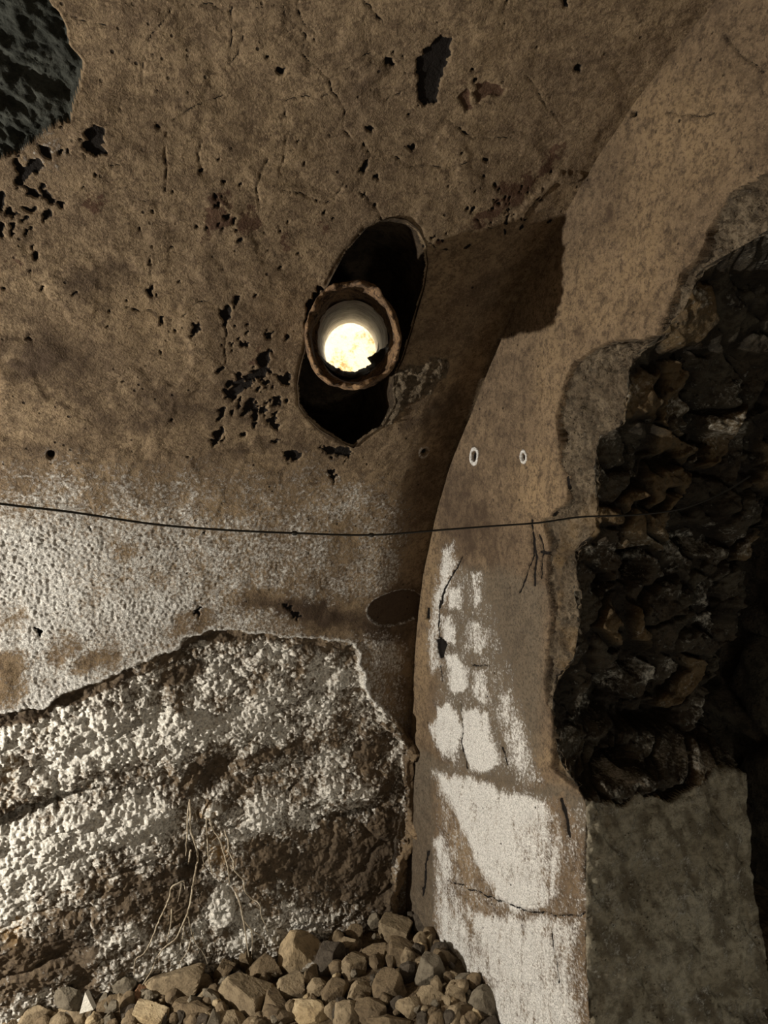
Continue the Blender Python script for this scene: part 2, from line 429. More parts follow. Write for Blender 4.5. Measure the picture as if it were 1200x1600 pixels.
for b, k in [((340, 330, 40, 60, 0), 0.52), ((395, 345, 28, 40, 20), 0.5), ((455, 380, 20, 28, 0), 0.4), ((150, 320, 22, 40, -40), 0.45), ((860, 250, 60, 30, -50), 0.42), ((800, 300, 60, 35, -35), 0.5), ((770, 340, 60, 24, -35), 0.5),
             ((830, 270, 40, 24, -20), 0.45), ((690, 375, 30, 18, 30), 0.42), ((330, 370, 22, 30, 0), 0.5), ((500, 370, 20, 20, 0), 0.35), ((395, 560, 28, 40, 10), 0.35), ((720, 130, 60, 30, -30), 0.25), ((20, 420, 40, 40, 0), 0.35)]:
    red = np.maximum(red, (k + 0.14) * blob(vx, vy, b, 0.7))
for pts in [[(722, 150), (730, 140), (736, 152), (740, 168), (730, 174), (722, 165), (714, 160)], [(738, 132), (762, 128), (772, 134), (789, 138), (784, 148), (764, 150), (750, 158), (742, 150), (745, 140)]]:
    red = np.maximum(red, 1.0 * paint_poly(wx, wy, pts, 3)); D -= 0.004 * paint_poly(wx, wy, pts, 2)
for b, k in [((20, 600, 50, 50, 0), 0.35), ((180, 500, 120, 80, 0), 0.25), ((440, 470, 60, 60, 0), 0.3), ((250, 480, 60, 50, 0), 0.2), ((10, 1070, 40, 50, 0), 0.4), ((155, 1038, 45, 20, -18), 0.4), ((780, 60, 90, 60, 0), 0.2)]:
    ochre = np.clip(ochre + k * blob(vx, vy, b, 0.9), 0, 1)
# chips where the skim coat has come off and the dark bed shows
CHIPS = [[(24, 246), (36, 262), (58, 248), (70, 258), (60, 268), (44, 272), (36, 290), (24, 288), (30, 270), (22, 260)], [(40, 296), (52, 297), (62, 306), (54, 310), (44, 303)], [(64, 300), (76, 302), (88, 314), (78, 318), (66, 310)],
         [(130, 205), (146, 197), (164, 203), (162, 222), (154, 228), (168, 238), (150, 242), (140, 236), (128, 226), (140, 216)], [(68, 330), (78, 328), (82, 338), (70, 346)], [(90, 318), (98, 316), (99, 324), (92, 324)],
         [(16, 350), (24, 348), (20, 362)], [(0, 300), (6, 306), (3, 330), (-8, 330)], [(0, 345), (6, 355), (4, 372), (-8, 372)], [(60, 225), (74, 230), (78, 246), (68, 240)], [(36, 326), (56, 326), (52, 331), (40, 330)],
         [(690, 56), (706, 60), (702, 84), (696, 108), (686, 124), (682, 160), (664, 168), (655, 156), (653, 120), (651, 98), (664, 80), (678, 66)],
         [(345, 484), (360, 480), (358, 500), (350, 508), (344, 496)], [(368, 466), (374, 462), (370, 478), (366, 476)], [(304, 508), (310, 502), (308, 522), (300, 528)],
         [(410, 552), (424, 548), (418, 570), (406, 572), (402, 562)], [(396, 580), (416, 572), (416, 590), (402, 594)], [(372, 590), (388, 600), (376, 614), (362, 624), (354, 620), (364, 606)], [(430, 584), (444, 590), (452, 582), (454, 592), (446, 602), (436, 594)],
         [(430, 620), (438, 622), (436, 634), (424, 634)], [(436, 644), (430, 656), (437, 674), (426, 668), (420, 660)], [(344, 640), (354, 636), (348, 654), (340, 660)], [(336, 674), (352, 670), (344, 690), (332, 698)],
         [(382, 636), (396, 628), (392, 644), (380, 650)], [(408, 640), (418, 636), (414, 650), (406, 648)], [(416, 520), (428, 522), (420, 530)], [(484, 470), (494, 462), (500, 448), (503, 452), (494, 480), (486, 500), (478, 508)],
         [(566, 256), (576, 248), (572, 266), (562, 270)], [(584, 276), (590, 272), (588, 284)], [(424, 690), (436, 688), (432, 696)], [(443, 706), (464, 706), (470, 716), (450, 722)], [(515, 735), (526, 744), (522, 752), (514, 746)],
         [(442, 945), (456, 948), (452, 953)], [(454, 955), (468, 958), (466, 966), (456, 964)], [(303, 956), (312, 950), (310, 964)], [(56, 982), (66, 986), (64, 992)], [(500, 700), (545, 700), (548, 712), (520, 712)],
         [(232, 453), (240, 453), (239, 464), (233, 463)], [(249, 494), (256, 496), (255, 508), (249, 506)], [(43, 527), (51, 527), (50, 532), (44, 531)], [(434, 108), (446, 110), (442, 116), (434, 114)], [(604, 92), (614, 92), (612, 102), (604, 101)],
         [(880, 2), (888, 4), (886, 14), (880, 12)], [(902, 106), (908, 104), (906, 114), (900, 112)], [(570, 200), (586, 200), (580, 206)], [(636, 230), (648, 228), (644, 236)]]
cm = np.zeros(px.shape)
for i, c in enumerate(CHIPS):
    mm = region(px, py, c, 8)
    q = 0.45
    v = np.zeros(px.shape); v[mm] = sstep(-1.6, 1.2, sd_poly(cx2[mm], cy2[mm], c) + 0.8)
    cm = np.maximum(cm, v)
# scatter of small chips, denser in known patches
sc = random.Random(3)
for (cx, cy, rx, ry, n, smax) in [(395, 620, 55, 75, 60, 6), (375, 520, 60, 60, 22, 3), (30, 330, 60, 90, 45, 4), (340, 330, 50, 70, 40, 4), (800, 320, 90, 60, 60, 4), (600, 160, 560, 160, 70, 2.2), (250, 480, 260, 180, 90, 2.2),
                                  (700, 370, 60, 20, 18, 4), (560, 300, 160, 80, 50, 2.5), (120, 230, 80, 50, 20, 3.5), (730, 140, 60, 50, 14, 3), (20, 430, 50, 60, 30, 3.5), (540, 720, 90, 30, 14, 4), (300, 830, 300, 90, 24, 2)]:
    for _ in range(int(n * 0.35)):
        x = cx + sc.gauss(0, 0.5) * rx; y = cy + sc.gauss(0, 0.5) * ry
        r = sc.uniform(0.5, 1) * smax
        bb = (x, y, r * sc.uniform(0.8, 2.2), r * sc.uniform(0.6, 1.1), sc.uniform(-90, -20))
        mm = (np.abs(px - x) < r * 3 + 3) & (np.abs(py - y) < r * 3 + 3)
        cm[mm] = np.maximum(cm[mm], blob(wx[mm] * 0.7 + px[mm] * 0.3, wy[mm] * 0.7 + py[mm] * 0.3, bb, 0.35))
spn = fbm(a_ * 42, b_ * 30 + a_ * 12, 4, 88, 0.6); spn2 = fbm(a_ * 90, b_ * 70, 3, 89, 0.6)
env = np.zeros(px.shape)
for b, k in [((398, 610, 60, 90, 15), 0.95), ((375, 530, 60, 60, 0), 0.5), ((25, 320, 70, 100, 0), 0.75), ((340, 330, 60, 80, 0), 0.62), ((800, 320, 110, 70, -30), 0.72), ((700, 375, 70, 20, 0), 0.6), ((350, 668, 30, 50, 20), 0.8), ((120, 230, 70, 40, 0), 0.5), ((500, 480, 16, 90, 25), 0.7),
             ((540, 715, 80, 24, 0), 0.7), ((570, 300, 160, 90, 0), 0.42), ((460, 370, 60, 70, 0), 0.5), ((740, 140, 80, 50, 0), 0.45), ((600, 200, 700, 260, 0), 0.26), ((250, 500, 300, 250, 0), 0.26)]:
    env = np.maximum(env, k * blob(px, py, b, 0.8))
cm = np.maximum(cm, sstep(0.0, 0.07, spn * 0.8 + spn2 * 0.35 - 0.62 + 0.52 * env) * (env > 0.02))
CRACKS = [[(250, 0), (268, 16), (264, 28), (248, 44), (232, 62), (228, 90), (221, 130)], [(268, 14), (300, 9), (330, 7), (350, 20), (395, 15), (440, 8)], [(362, 0), (362, 60), (358, 105)], [(100, 25), (130, 34), (165, 42)], [(442, 0), (445, 22), (478, 60), (474, 84), (490, 105), (514, 124), (520, 145), (536, 168), (540, 200), (550, 218)],
          [(514, 124), (540, 108), (562, 92), (580, 82)], [(465, 0), (474, 40), (490, 55)], [(570, 0), (588, 26), (600, 34)], [(515, 148), (500, 155), (478, 150), (440, 162), (446, 182)], [(452, 205), (446, 232), (436, 268), (440, 274)], [(260, 205), (258, 240), (262, 270), (258, 300)],
          [(440, 300), (470, 304), (510, 320), (530, 300), (546, 280)], [(318, 220), (310, 240), (312, 262)], [(270, 190), (300, 170), (320, 160), (350, 150)], [(236, 400), (237, 430)], [(196, 482), (222, 488), (238, 488)], [(285, 494), (305, 476), (318, 470), (330, 472)], [(354, 500), (352, 540), (356, 575), (372, 590)],
          [(160, 262), (196, 256)], [(210, 316), (245, 314)], [(350, 110), (372, 90), (380, 60)], [(664, 370), (682, 390), (700, 392)], [(700, 190), (740, 215), (800, 218)], [(640, 140), (600, 160)], [(745, 340), (755, 358), (790, 360)], [(560, 300), (590, 330), (600, 345)], [(476, 512), (486, 490), (500, 470), (512, 452)],
          [(610, 240), (640, 260), (700, 262), (740, 250)], [(820, 120), (850, 160), (880, 200)], [(420, 250), (400, 300), (410, 330)]]
ck = np.zeros(px.shape)
for c in CRACKS:
    mm = region(px, py, c, 12)
    if mm.any():
        ck[mm] = np.maximum(ck[mm], 1 - sstep(0.5, 1.7, seg_dist(px[mm] * 0.4 + wx[mm] * 0.6, py[mm] * 0.4 + wy[mm] * 0.6, c)))
ck *= 0.55 + 0.45 * sstep(-0.2, 0.3, vnoise(a_ * 60, b_ * 60, None, 77))
# long ridge of an old repair running down to the niche shadow
RIDGE = [(905, 272), (872, 280), (852, 296), (832, 312), (815, 335), (800, 360)]
rg = paint_line(wx, wy, RIDGE, 6); D += rg * 0.006
# white trickle of lime and the round plugs
TRICK = [(558, 1006), (562, 1030), (567, 1060), (578, 1088), (592, 1104), (606, 1112)]
tk = paint_line(wx, wy, TRICK, 2.4) * (px < 620); 
def ring(x, y, rx, ry, px=px, py=py):
    q = np.sqrt(((px - x) / rx) ** 2 + ((py - y) / ry) ** 2)
    return q
q = ring(664, 709, 9, 9.5); hole = 1 - sstep(0.35, 0.6, q); rim = sstep(0.6, 0.8, q) * (1 - sstep(1.0, 1.25, q))
q2 = ring(80, 712, 9, 9); hole = np.maximum(hole, 1 - sstep(0.5, 0.9, q2)); rim = np.maximum(rim, 0.6 * sstep(0.8, 1.0, q2) * (1 - sstep(1.1, 1.5, q2)))
q3 = ring(456, 714, 10, 7); hole = np.maximum(hole, 0.8 * (1 - sstep(0.5, 0.9, q3)))
# oval plug beside the corner
qo = np.sqrt(((px - 623) / 50) ** 2 + ((py - 954 + (px - 623) * 0.06) / 28) ** 2) + 0.03 * vnoise(a_ * 60, b_ * 60, None, 8)
ov = 1 - sstep(0.93, 1.0, qo); ovr = sstep(0.90, 0.97, qo) * (1 - sstep(1.0, 1.06, qo))
D -= 0.007 * ov; D += 0.002 * ovr
dark = np.clip(dark + 0.5 * ov, 0, 1)
frost = np.clip(frost * (1 - 0.8 * ov) + 0.5 * ovr * (px < 655), 0, 1)
frost = np.maximum(frost, tk * 1.3); D += tk * 0.004
frost = np.maximum(frost * (1 - hole), rim * 0.45)
black = np.maximum(black, np.maximum(cm, np.maximum(ck * 0.75, hole * 0.9)))
# coating of bloom has its own crust
D += np.clip(frost, 0, 1) * (0.0022 + 0.0011 * vnoise(a_ * 75, b_ * 75, None, 51) + 0.0022 * vnoise(a_ * 135, b_ * 135, None, 52))
D -= cm * 0.006 + ck * 0.003 + hole * 0.012
D -= 0.004 * sstep(-9, 0, sd_niche)
# coarse grey mortar by the niche
D += patchm * (0.002 + 0.012 * fbm(a_ * 45, b_ * 45, 3, 61) + 0.004)
D -= 0.034 * (1 - sstep(0.0, 0.17, a_)) * (1 - sstep(0.30, 0.55, ZZ.ravel()))  # wall bent back beside the corner so it falls into grazing shade
# bare rock face
_f1, _f2, _c = worley(a_ * 68 + 0.5 * vnoise(a_ * 60, b_ * 60, None, 5), b_ * 68 + 0.5 * vnoise(a_ * 60 + 7, b_ * 60, None, 6), 71)
popc = np.clip(1 - (_f1 * 1.45) ** 2, 0, 1)
_f1b, _f2b, _cb = worley(a_ * 120, b_ * 120, 72); popf = np.clip(1 - _f1b * 1.4, 0, 1)
bw = b_ + 0.22 * a_ + 0.03 * fbm(a_ * 7, b_ * 7, 3, 78)
beds = 0.5 * ridged(a_ * 2.2, bw * 9.0, 3, 73) + 0.5 * fbm(a_ * 5, bw * 12, 3, 74)
sf1, sf2, sci = worley(a_ * 4.0 + 0.5 * fbm(a_ * 6, b_ * 6, 2, 79), b_ * 6.5 + 0.5 * fbm(a_ * 6 + 5, b_ * 6, 2, 80), 81)
blk = sstep(0.0, 0.22, sf2 - sf1) * (0.4 + 0.6 * sci)
bigr = fbm(a_ * 3.2, b_ * 3.2, 3, 82)
Drock = -0.030 + 0.020 * bigr + 0.015 * beds + 0.014 * blk + 0.016 * fbm(a_ * 17, b_ * 17, 4, 75, 0.6)
frr = np.zeros(px.shape); dkr = np.zeros(px.shape); ocr = np.zeros(px.shape)
frr = 0.42 + 0.35 * fbm(a_ * 9, b_ * 9, 3, 83) * 2
for b, k in [((130, 1160, 170, 90, -15), 0.45), ((60, 1340, 120, 70, -20), 0.65), ((180, 1290, 110, 50, 0), 0.65), ((330, 1130, 190, 80, 0), 0.25), ((470, 1080, 90, 70, 0), 0.2), ((420, 1270, 60, 40, 0), 0.4), ((540, 1230, 90, 30, -10), 0.35),
             ((20, 1420, 60, 50, 0), 0.3), ((240, 1530, 160, 50, -15), 0.30), ((345, 1420, 30, 40, 10), 0.5), ((330, 1270, 16, 16, 0), 0.4), ((370, 1460, 50, 40, 0), 0.3)]:
    frr = frr + k * blob(wx, wy, b, 0.9)
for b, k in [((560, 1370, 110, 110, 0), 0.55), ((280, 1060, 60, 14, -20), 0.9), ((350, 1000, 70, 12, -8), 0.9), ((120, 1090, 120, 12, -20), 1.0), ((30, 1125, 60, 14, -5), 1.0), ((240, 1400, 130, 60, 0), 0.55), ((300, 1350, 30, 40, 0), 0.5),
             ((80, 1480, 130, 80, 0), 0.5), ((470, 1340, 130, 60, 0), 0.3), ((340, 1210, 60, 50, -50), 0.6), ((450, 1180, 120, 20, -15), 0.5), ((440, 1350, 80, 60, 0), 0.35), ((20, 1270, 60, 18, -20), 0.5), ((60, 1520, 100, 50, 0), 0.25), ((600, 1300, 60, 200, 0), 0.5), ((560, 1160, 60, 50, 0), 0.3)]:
    frr = frr - k * blob(wx, wy, b, 0.9); dkr = np.clip(dkr + 0.6 * k * blob(wx, wy, b, 0.9), 0, 1)  # thin strips along the plaster edge paint in its overhang shade
frr = frr - 0.5 * (1 - sstep(4, 26, sd_rock)) * sstep(600, 500, px)  # same overhang shade painted in by thinning the frost below the edge
for b, k in [((18, 1440, 26, 34, 0), 1.0), ((340, 1330, 26, 30, 0), 0.6), ((15, 1210, 22, 40, 0), 0.5), ((330, 1270, 22, 18, 0), 0.4), ((60, 1140, 50, 12, -20), 0.5)]:
    ocr = np.clip(ocr + k * blob(wx, wy, b, 0.8), 0, 1)
frr = np.clip(frr * 1.0 + 0.08 + 0.38 * (popc - 0.5) + 0.25 * (popf - 0.4), 0, 1)
for b, k in [((140, 1300, 160, 40, -12), 0.022), ((420, 1270, 60, 40, 0), 0.018), ((540, 1235, 100, 26, -12), 0.022), ((330, 1272, 18, 16, 20), 0.02), ((345, 1425, 26, 36, 15), 0.03), ((100, 1500, 140, 60, 0), 0.012), ((200, 1150, 160, 60, -14), 0.014)]:
    Drock = Drock + k * blob(wx, wy, b, 0.55)
for b, k in [((345, 1210, 60, 26, -50), 0.03), ((450, 1205, 130, 12, -14), 0.026), ((40, 1275, 100, 10, -18), 0.03), ((560, 1275, 90, 8, -10), 0.025), ((360, 1450, 30, 14, 20), 0.02), ((300, 1350, 24, 40, 0), 0.02), ((130, 1245, 90, 8, -5), 0.02)]:
    Drock = Drock - k * blob(wx, wy, b, 0.7)
Drock = Drock + (0.35 + 0.65 * frr) * (0.0085 * popc * (0.25 + _c) + 0.0040 * popf)
Drock = Drock + 0.035 * sstep(1250, 1600, py)
Dslate = -0.028 + 0.016 * ridged((a_ + b_ * 0.6) * 7, (b_ - a_ * 0.6) * 16, 4, 91) + 0.006 * fbm(a_ * 50, b_ * 50, 3, 92)
D = D * (1 - rockm) + Drock * rockm
D = D * (1 - slatem) + Dslate * slatem
# lip of plaster standing proud along the breaks
D += 0.0015 * sstep(-7, -2, sd_rock) * (1 - sstep(-2, 1, sd_rock)) + 0.0015 * sstep(-6, -2, sd_slate) * (1 - sstep(-2, 1, sd_slate))
edge_f = sstep(-6, -2, sd_rock) * (1 - sstep(-1.5, 0.5, sd_rock)); frost = np.clip(frost + 0.5 * edge_f, 0, 1)
grey = np.clip(grey + 0.9 * patchm, 0, 1)
frost *= 1 - 0.8 * patchm
# gritty build-up in the foot of the corner
foot = paint_poly(wx, wy, [(600, 1120), (640, 1165), (680, 1165), (690, 1500), (606, 1440), (618, 1330), (634, 1250), (634, 1170)], 5)
D += foot * (0.004 + 0.010 * fbm(a_ * 24, b_ * 14, 3, 95))
ACC = [[(604, 1128), (622, 1140), (640, 1160), (660, 1185)], [(656, 1290), (632, 1340), (618, 1380), (612, 1430)], [(640, 1170), (640, 1250), (650, 1300)]]
for c in ACC:
    al = paint_line(wx, wy, c, 9); D += 0.034 * al; ochre = np.clip(ochre + 0.5 * al, 0, 1); frost *= 1 - 0.7 * al
dispmax = np.where(far, 0, D)
Dm = np.where(far, 0.5 * D, D).reshape(shape)
P_side = W(SS, TT + NTt * Dm, ZZ + NZt * Dm).reshape(-1, 3)
D_side = Dm
faces = grid_faces(*shape)
def fc(v): return (v[faces[:, 0]] + v[faces[:, 2]]) * 0.5
keep = fc(sd_niche) < 0
which = np.zeros(len(faces), int)
which[fc(sd_rock) > 0.5] = 1
which[fc(sd_slate) > 0.5] = 2
which[fc(sd_patch) > 0.0] = 3
faces_k = faces[keep]; which = which[keep]
frost_all = np.where(rockm > 0.5, frr, frost)
dark_all = np.where(rockm > 0.5, dkr, dark)
red_all = np.where(rockm > 0.5, ocr, red)
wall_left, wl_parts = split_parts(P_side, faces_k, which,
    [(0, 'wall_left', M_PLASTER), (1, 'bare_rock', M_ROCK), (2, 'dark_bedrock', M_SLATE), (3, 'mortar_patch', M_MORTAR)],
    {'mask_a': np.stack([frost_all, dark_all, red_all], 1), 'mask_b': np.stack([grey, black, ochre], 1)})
tag(wall_left, 'brown plastered side wall curving up into the vault, with a white band of salt bloom', 'wall', kind='structure')
tag(wl_parts['bare_rock'], 'rough salt-crusted rock exposed under the broken plaster')
tag(wl_parts['dark_bedrock'], 'dark grey-green stone showing where plaster fell off, top left')
tag(wl_parts['mortar_patch'], 'coarse grey mortar at the lower right rim of the oval hole')
def side_surface(x, y, lift=0.0):
    """pixel to a point on the finished side wall, lifted off it"""
    s, t, z = hit_vault(np.array([float(x)]), np.array([float(y)]))
    for _ in range(3):
        i = int(np.clip(np.searchsorted(S_, s[0]), 0, len(S_) - 1)); l = l_of_z(z[0]); j = int(np.clip(np.searchsorted(L_, l), 0, len(L_) - 1))
        d = D_side[max(0, j - 2):j + 3, max(0, i - 2):i + 3].max() + lift
        r = ray(x, y); rt, rs = r @ E, r @ U
        k = (T_of_z(z[0]) + d - CAM_T) / rt
        s = np.array([CAM_S + rs * k]); z = np.array([r[2] * k])
    return r * k

# ------------------------------------------------------------------ the oval niche in the wall and the lit shaft behind
poly = np.array(NICHE, float)
seg = np.concatenate([poly, poly[:1]]); dl = np.concatenate([[0], np.cumsum(np.hypot(*np.diff(seg, axis=0).T))])
qs = np.linspace(0, dl[-1], 181)[:-1]
nx = np.interp(qs, dl, seg[:, 0]); ny = np.interp(qs, dl, seg[:, 1])
cxn, cyn = nx.mean(), ny.mean()
nx2 = cxn + (nx - cxn) * 1.03; ny2 = cyn + (ny - cyn) * 1.02
ns, nt, nz = hit_vault(nx2, ny2)
AX = W(0, 0, 0) * 0
tip_px = (551, 524)
TIP_T = 0.68
def hit_T(x, y, t):
    r = ray(x, y); k = (t - CAM_T) / (r @ E); return r * k
TIP = hit_T(*tip_px, TIP_T)
view = TIP / np.linalg.norm(TIP)
AXD = np.array([view[0] - 0.01, view[1], 0.095 * np.linalg.norm(view[:2]) ]); AXD /= np.linalg.norm(AXD)         # pipe axis, from the mouth inwards
ax_x = np.cross(AXD, [0, 0, 1]); ax_x /= np.linalg.norm(ax_x); ax_y = np.cross(ax_x, AXD)
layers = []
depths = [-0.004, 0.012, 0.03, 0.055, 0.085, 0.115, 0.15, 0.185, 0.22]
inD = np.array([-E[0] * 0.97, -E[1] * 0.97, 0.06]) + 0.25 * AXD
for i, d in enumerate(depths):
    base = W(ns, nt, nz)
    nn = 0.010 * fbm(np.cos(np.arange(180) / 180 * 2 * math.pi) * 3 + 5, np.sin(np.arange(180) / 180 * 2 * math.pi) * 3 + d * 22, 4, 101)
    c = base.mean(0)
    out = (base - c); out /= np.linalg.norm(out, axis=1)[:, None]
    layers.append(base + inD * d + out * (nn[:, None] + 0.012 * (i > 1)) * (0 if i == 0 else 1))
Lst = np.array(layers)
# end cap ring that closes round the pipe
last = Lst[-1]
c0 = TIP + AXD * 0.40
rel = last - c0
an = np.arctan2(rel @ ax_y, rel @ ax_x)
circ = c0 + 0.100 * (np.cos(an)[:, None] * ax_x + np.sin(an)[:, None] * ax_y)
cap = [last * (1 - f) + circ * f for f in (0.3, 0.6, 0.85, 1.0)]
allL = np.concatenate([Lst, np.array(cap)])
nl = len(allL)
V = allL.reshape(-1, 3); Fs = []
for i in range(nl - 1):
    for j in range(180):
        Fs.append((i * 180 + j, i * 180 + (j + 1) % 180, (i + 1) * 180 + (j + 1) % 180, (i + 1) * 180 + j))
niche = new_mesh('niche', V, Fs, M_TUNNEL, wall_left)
tag(niche, 'dark oval hole through the plaster around the pipe')

# ------------------------------------------------------------------ terracotta pipe in the niche
def k_terracotta():
    k = NT('old_terracotta')
    n1 = k.noise(14, 5, 0.6); n2 = k.noise(70, 5, 0.7); n3 = k.noise(220, 3, 0.6)
    c = k.mix(k.ramp(n1, 0.35, 0.65), (0.21, 0.128, 0.066), (0.10, 0.064, 0.04))
    c = k.mix(k.ramp(n2, 0.47, 0.62), c, (0.035, 0.022, 0.015))
    c = k.mix(k.math('MULTIPLY', k.ramp(n3, 0.58, 0.7), 0.6), c, (0.42, 0.27, 0.14))
    return k.finish(c, k.math('ADD', n2, k.math('MULTIPLY', n3, 0.4)), 0.004, 1.0, 0.85, 0.2)
M_TERRA = k_terracotta()
k = NT('pale_liner'); _n = k.noise(26, 5, 0.6); _w = k.noise(90, 4, 0.6)
M_LINER = k.finish(k.mix(k.ramp(_n, 0.35, 0.7), (0.80, 0.76, 0.68), (0.50, 0.45, 0.38)), _w, 0.002, 1.0, 0.8, 0.2)

def pipe_lathe(name, prof, mat, parent, seed, rough=0.004, squash=1.0, nseg=160, jag=0.0):
    """prof: list of (distance along the axis, radius) ; jag shakes the front edge"""
    a = np.linspace(0, 2 * math.pi, nseg + 1)[:-1]
    V = []
    n = len(prof)
    for i, (d, r) in enumerate(prof):
        rr = r + rough * fbm(np.cos(a) * 1.7 + d * 14 + seed, np.sin(a) * 1.7 - d * 9, 4, seed, 0.45)
        dd = d + jag * (1.0 if abs(d) < 0.03 else 0.0) * fbm(np.cos(a) * 3.0, np.sin(a) * 3.0 + 9, 4, seed + 3)
        V.append(TIP + AXD * dd[:, None] + ax_x * (rr * np.cos(a))[:, None] + ax_y * (rr * squash * np.sin(a))[:, None])
    V = np.concatenate(V); Fs = []
    for i in range(n - 1):
        for j in range(nseg):
            Fs.append((i * nseg + j, i * nseg + (j + 1) % nseg, (i + 1) * nseg + (j + 1) % nseg, (i + 1) * nseg + j))
    return new_mesh(name, V, Fs, mat, parent)
def dense(prof, st=0.006):
    out = [prof[0]]
    for (a, b) in zip(prof[:-1], prof[1:]):
        L = math.hypot(b[0] - a[0], b[1] - a[1]); n = max(1, int(L / st))
        for i in range(1, n + 1): out.append((a[0] + (b[0] - a[0]) * i / n, a[1] + (b[1] - a[1]) * i / n))
    return out
sock = dense([(0.72, 0.090), (0.30, 0.090), (0.14, 0.093), (0.055, 0.0945), (0.045, 0.0985), (0.012, 0.0975), (0.002, 0.0945), (-0.001, 0.092), (0.004, 0.0885), (0.05, 0.0845), (0.10, 0.0790), (0.13, 0.0790), (0.72, 0.0810)], 0.007)
pipe = pipe_lathe('drain_pipe', sock, M_TERRA, None, 201, 0.011, 1.09, 180, 0.034)
tag(pipe, 'broken terracotta drain pipe sticking out of the dark oval hole in the vault', 'pipe')
ribs = []
d = 0.135
while d < 0.68:
    ribs += [(d, 0.0785), (d + 0.008, 0.0785), (d + 0.012, 0.0745), (d + 0.026, 0.0740), (d + 0.030, 0.0785)]; d += 0.038
liner = pipe_lathe('liner', ribs, M_LINER, pipe, 205, 0.0016, 1.06, 128)
tag(liner, 'white ribbed lining deep in the pipe')
# ragged dark silt lying in the bottom of the bore
ang = np.linspace(-2.75, -0.12, 60); Vs = []; Fs = []
for i, dd in enumerate(np.linspace(0.10, 0.30, 12)):
    for j, a in enumerate(ang):
        w = 1 - abs((j - 30) / 30.0) ** 3
        hgt = 0.013 + 0.008 * float(fbm(np.array([j * 0.22]), np.array([i * 0.15]), 3, 209)) + (0.018 if 45 < j < 57 and i > 2 else 0)
        r = 0.0780 - max(0.0, hgt * w) * math.sin(math.pi * min(1, (i + 0.4) / 5.0) / 2)
        Vs.append(TIP + AXD * dd + ax_x * (r * math.cos(a)) + ax_y * (r * 1.06 * math.sin(a)))
for i in range(11):
    for j in range(59):
        Fs.append((i * 60 + j, i * 60 + j + 1, (i + 1) * 60 + j + 1, (i + 1) * 60 + j))
silt = new_mesh('silt', Vs, Fs, M_TUNNEL, pipe)
tag(silt, 'dark ragged dirt lying in the bottom of the pipe')
# daylight-bright rock at the far end, in its own hollow
k = NT('shaft_rock'); _n = k.noise(22, 6, 0.7); _m = k.noise(80, 5, 0.7)
M_SHAFT = k.finish(k.mix(k.ramp(_n, 0.48, 0.66), (0.80, 0.74, 0.60), k.mix(k.ramp(_m, 0.4, 0.6), (0.52, 0.27, 0.08), (0.34, 0.25, 0.15))), k.math('ADD', _n, _m), 0.01, 1.0, 0.9, 0.1)
import bmesh
bm = bmesh.new(); bmesh.ops.create_icosphere(bm, subdivisions=5, radius=1.0)
cen = TIP + AXD * 0.87
dirs = np.array([v.co[:] for v in bm.verts])
nn = fbm(dirs[:, 0] * 2 + 3, dirs[:, 1] * 2 + dirs[:, 2] * 1.3, 4, 301)
pp = cen + dirs * (0.18 + 0.03 * nn)[:, None]
for v, p_ in zip(bm.verts, pp): v.co = Vector(p_)
kill = []
for f in bm.faces:
    c = np.array(f.calc_center_median()[:]) - TIP
    al = c @ AXD; rad = np.linalg.norm(c - AXD * al)
    if al < 0.87 and rad < 0.086: kill.append(f)
bmesh.ops.delete(bm, geom=kill, context='FACES')
me = bpy.data.meshes.new('shaft'); bm.to_mesh(me); bm.free()
me.polygons.foreach_set('use_smooth', np.full(len(me.polygons), True)); me.materials.append(M_SHAFT)
shaft = bpy.data.objects.new('shaft', me); COL.objects.link(shaft); shaft.parent = wall_left
tag(shaft, 'brightly lit pale rock seen through the pipe')
ld = bpy.data.lights.new('shaft_daylight', 'POINT'); ld.energy = 3.0; ld.color = (1.0, 0.93, 0.78); ld.shadow_soft_size = 0.04
lo = bpy.data.objects.new('shaft_daylight', ld); COL.objects.link(lo)
lo.location = Vector(cen + np.array([0, 0, 0.105]) - AXD * 0.05)

# ------------------------------------------------------------------ wall_right: end wall with the broken doorway jamb
EDGE_PX = [(916, 1700), (921, 1600), (915, 1500), (914, 1400), (916, 1300), (914, 1250), (905, 1235), (878, 1200), (866, 1150), (862, 1100), (868, 1066), (896, 1030), (904, 980), (900, 900), (900, 860), (930, 830), (932, 800), (931, 700),
           (940, 676), (974, 668), (980, 610), (985, 570), (1000, 545), (1030, 530), (1052, 505), (1075, 470), (1095, 420), (1125, 396), (1180, 386)]
ez = []; et = []
for x, y in EDGE_PX:
    s, t, z = hit(x, y, 'S', 0.0); ez.append(float(z)); et.append(float(t))
ez += [ez[-1] + 0.09, ez[-1] + 0.6]; et += [1.42, 1.9]
for i in range(1, len(ez)): ez[i] = max(ez[i], ez[i - 1] + 0.003)
zz = np.concatenate([np.linspace(-1.95, -1.62, 8)[:-1], np.arange(-1.62, 0.86, 0.0027)])
te = np.interp(zz, ez, et)
kern = np.hanning(17); kern /= kern.sum(); te = np.convolve(np.pad(te, 8, 'edge'), kern, 'valid')
te = te + 0.006 * fbm(zz * 25, zz * 0, 4, 401)
t0 = T_of_z(np.minimum(zz, 0.80)) - 0.03
zz, te = (lambda q: (np.interp(q, ql, zz), np.interp(q, ql, te)))(np.concatenate([np.linspace(0, 0.32, 8)[:-1], np.arange(0.32, (ql := np.concatenate([[0], np.cumsum(np.hypot(np.diff(zz), np.diff(te)))]))[-1], 0.0027)]))
t0 = T_of_z(np.minimum(zz, 0.80)) - 0.03
N1, N2, N3 = 320, 220, 14
f1 = np.linspace(0, 1, N1)
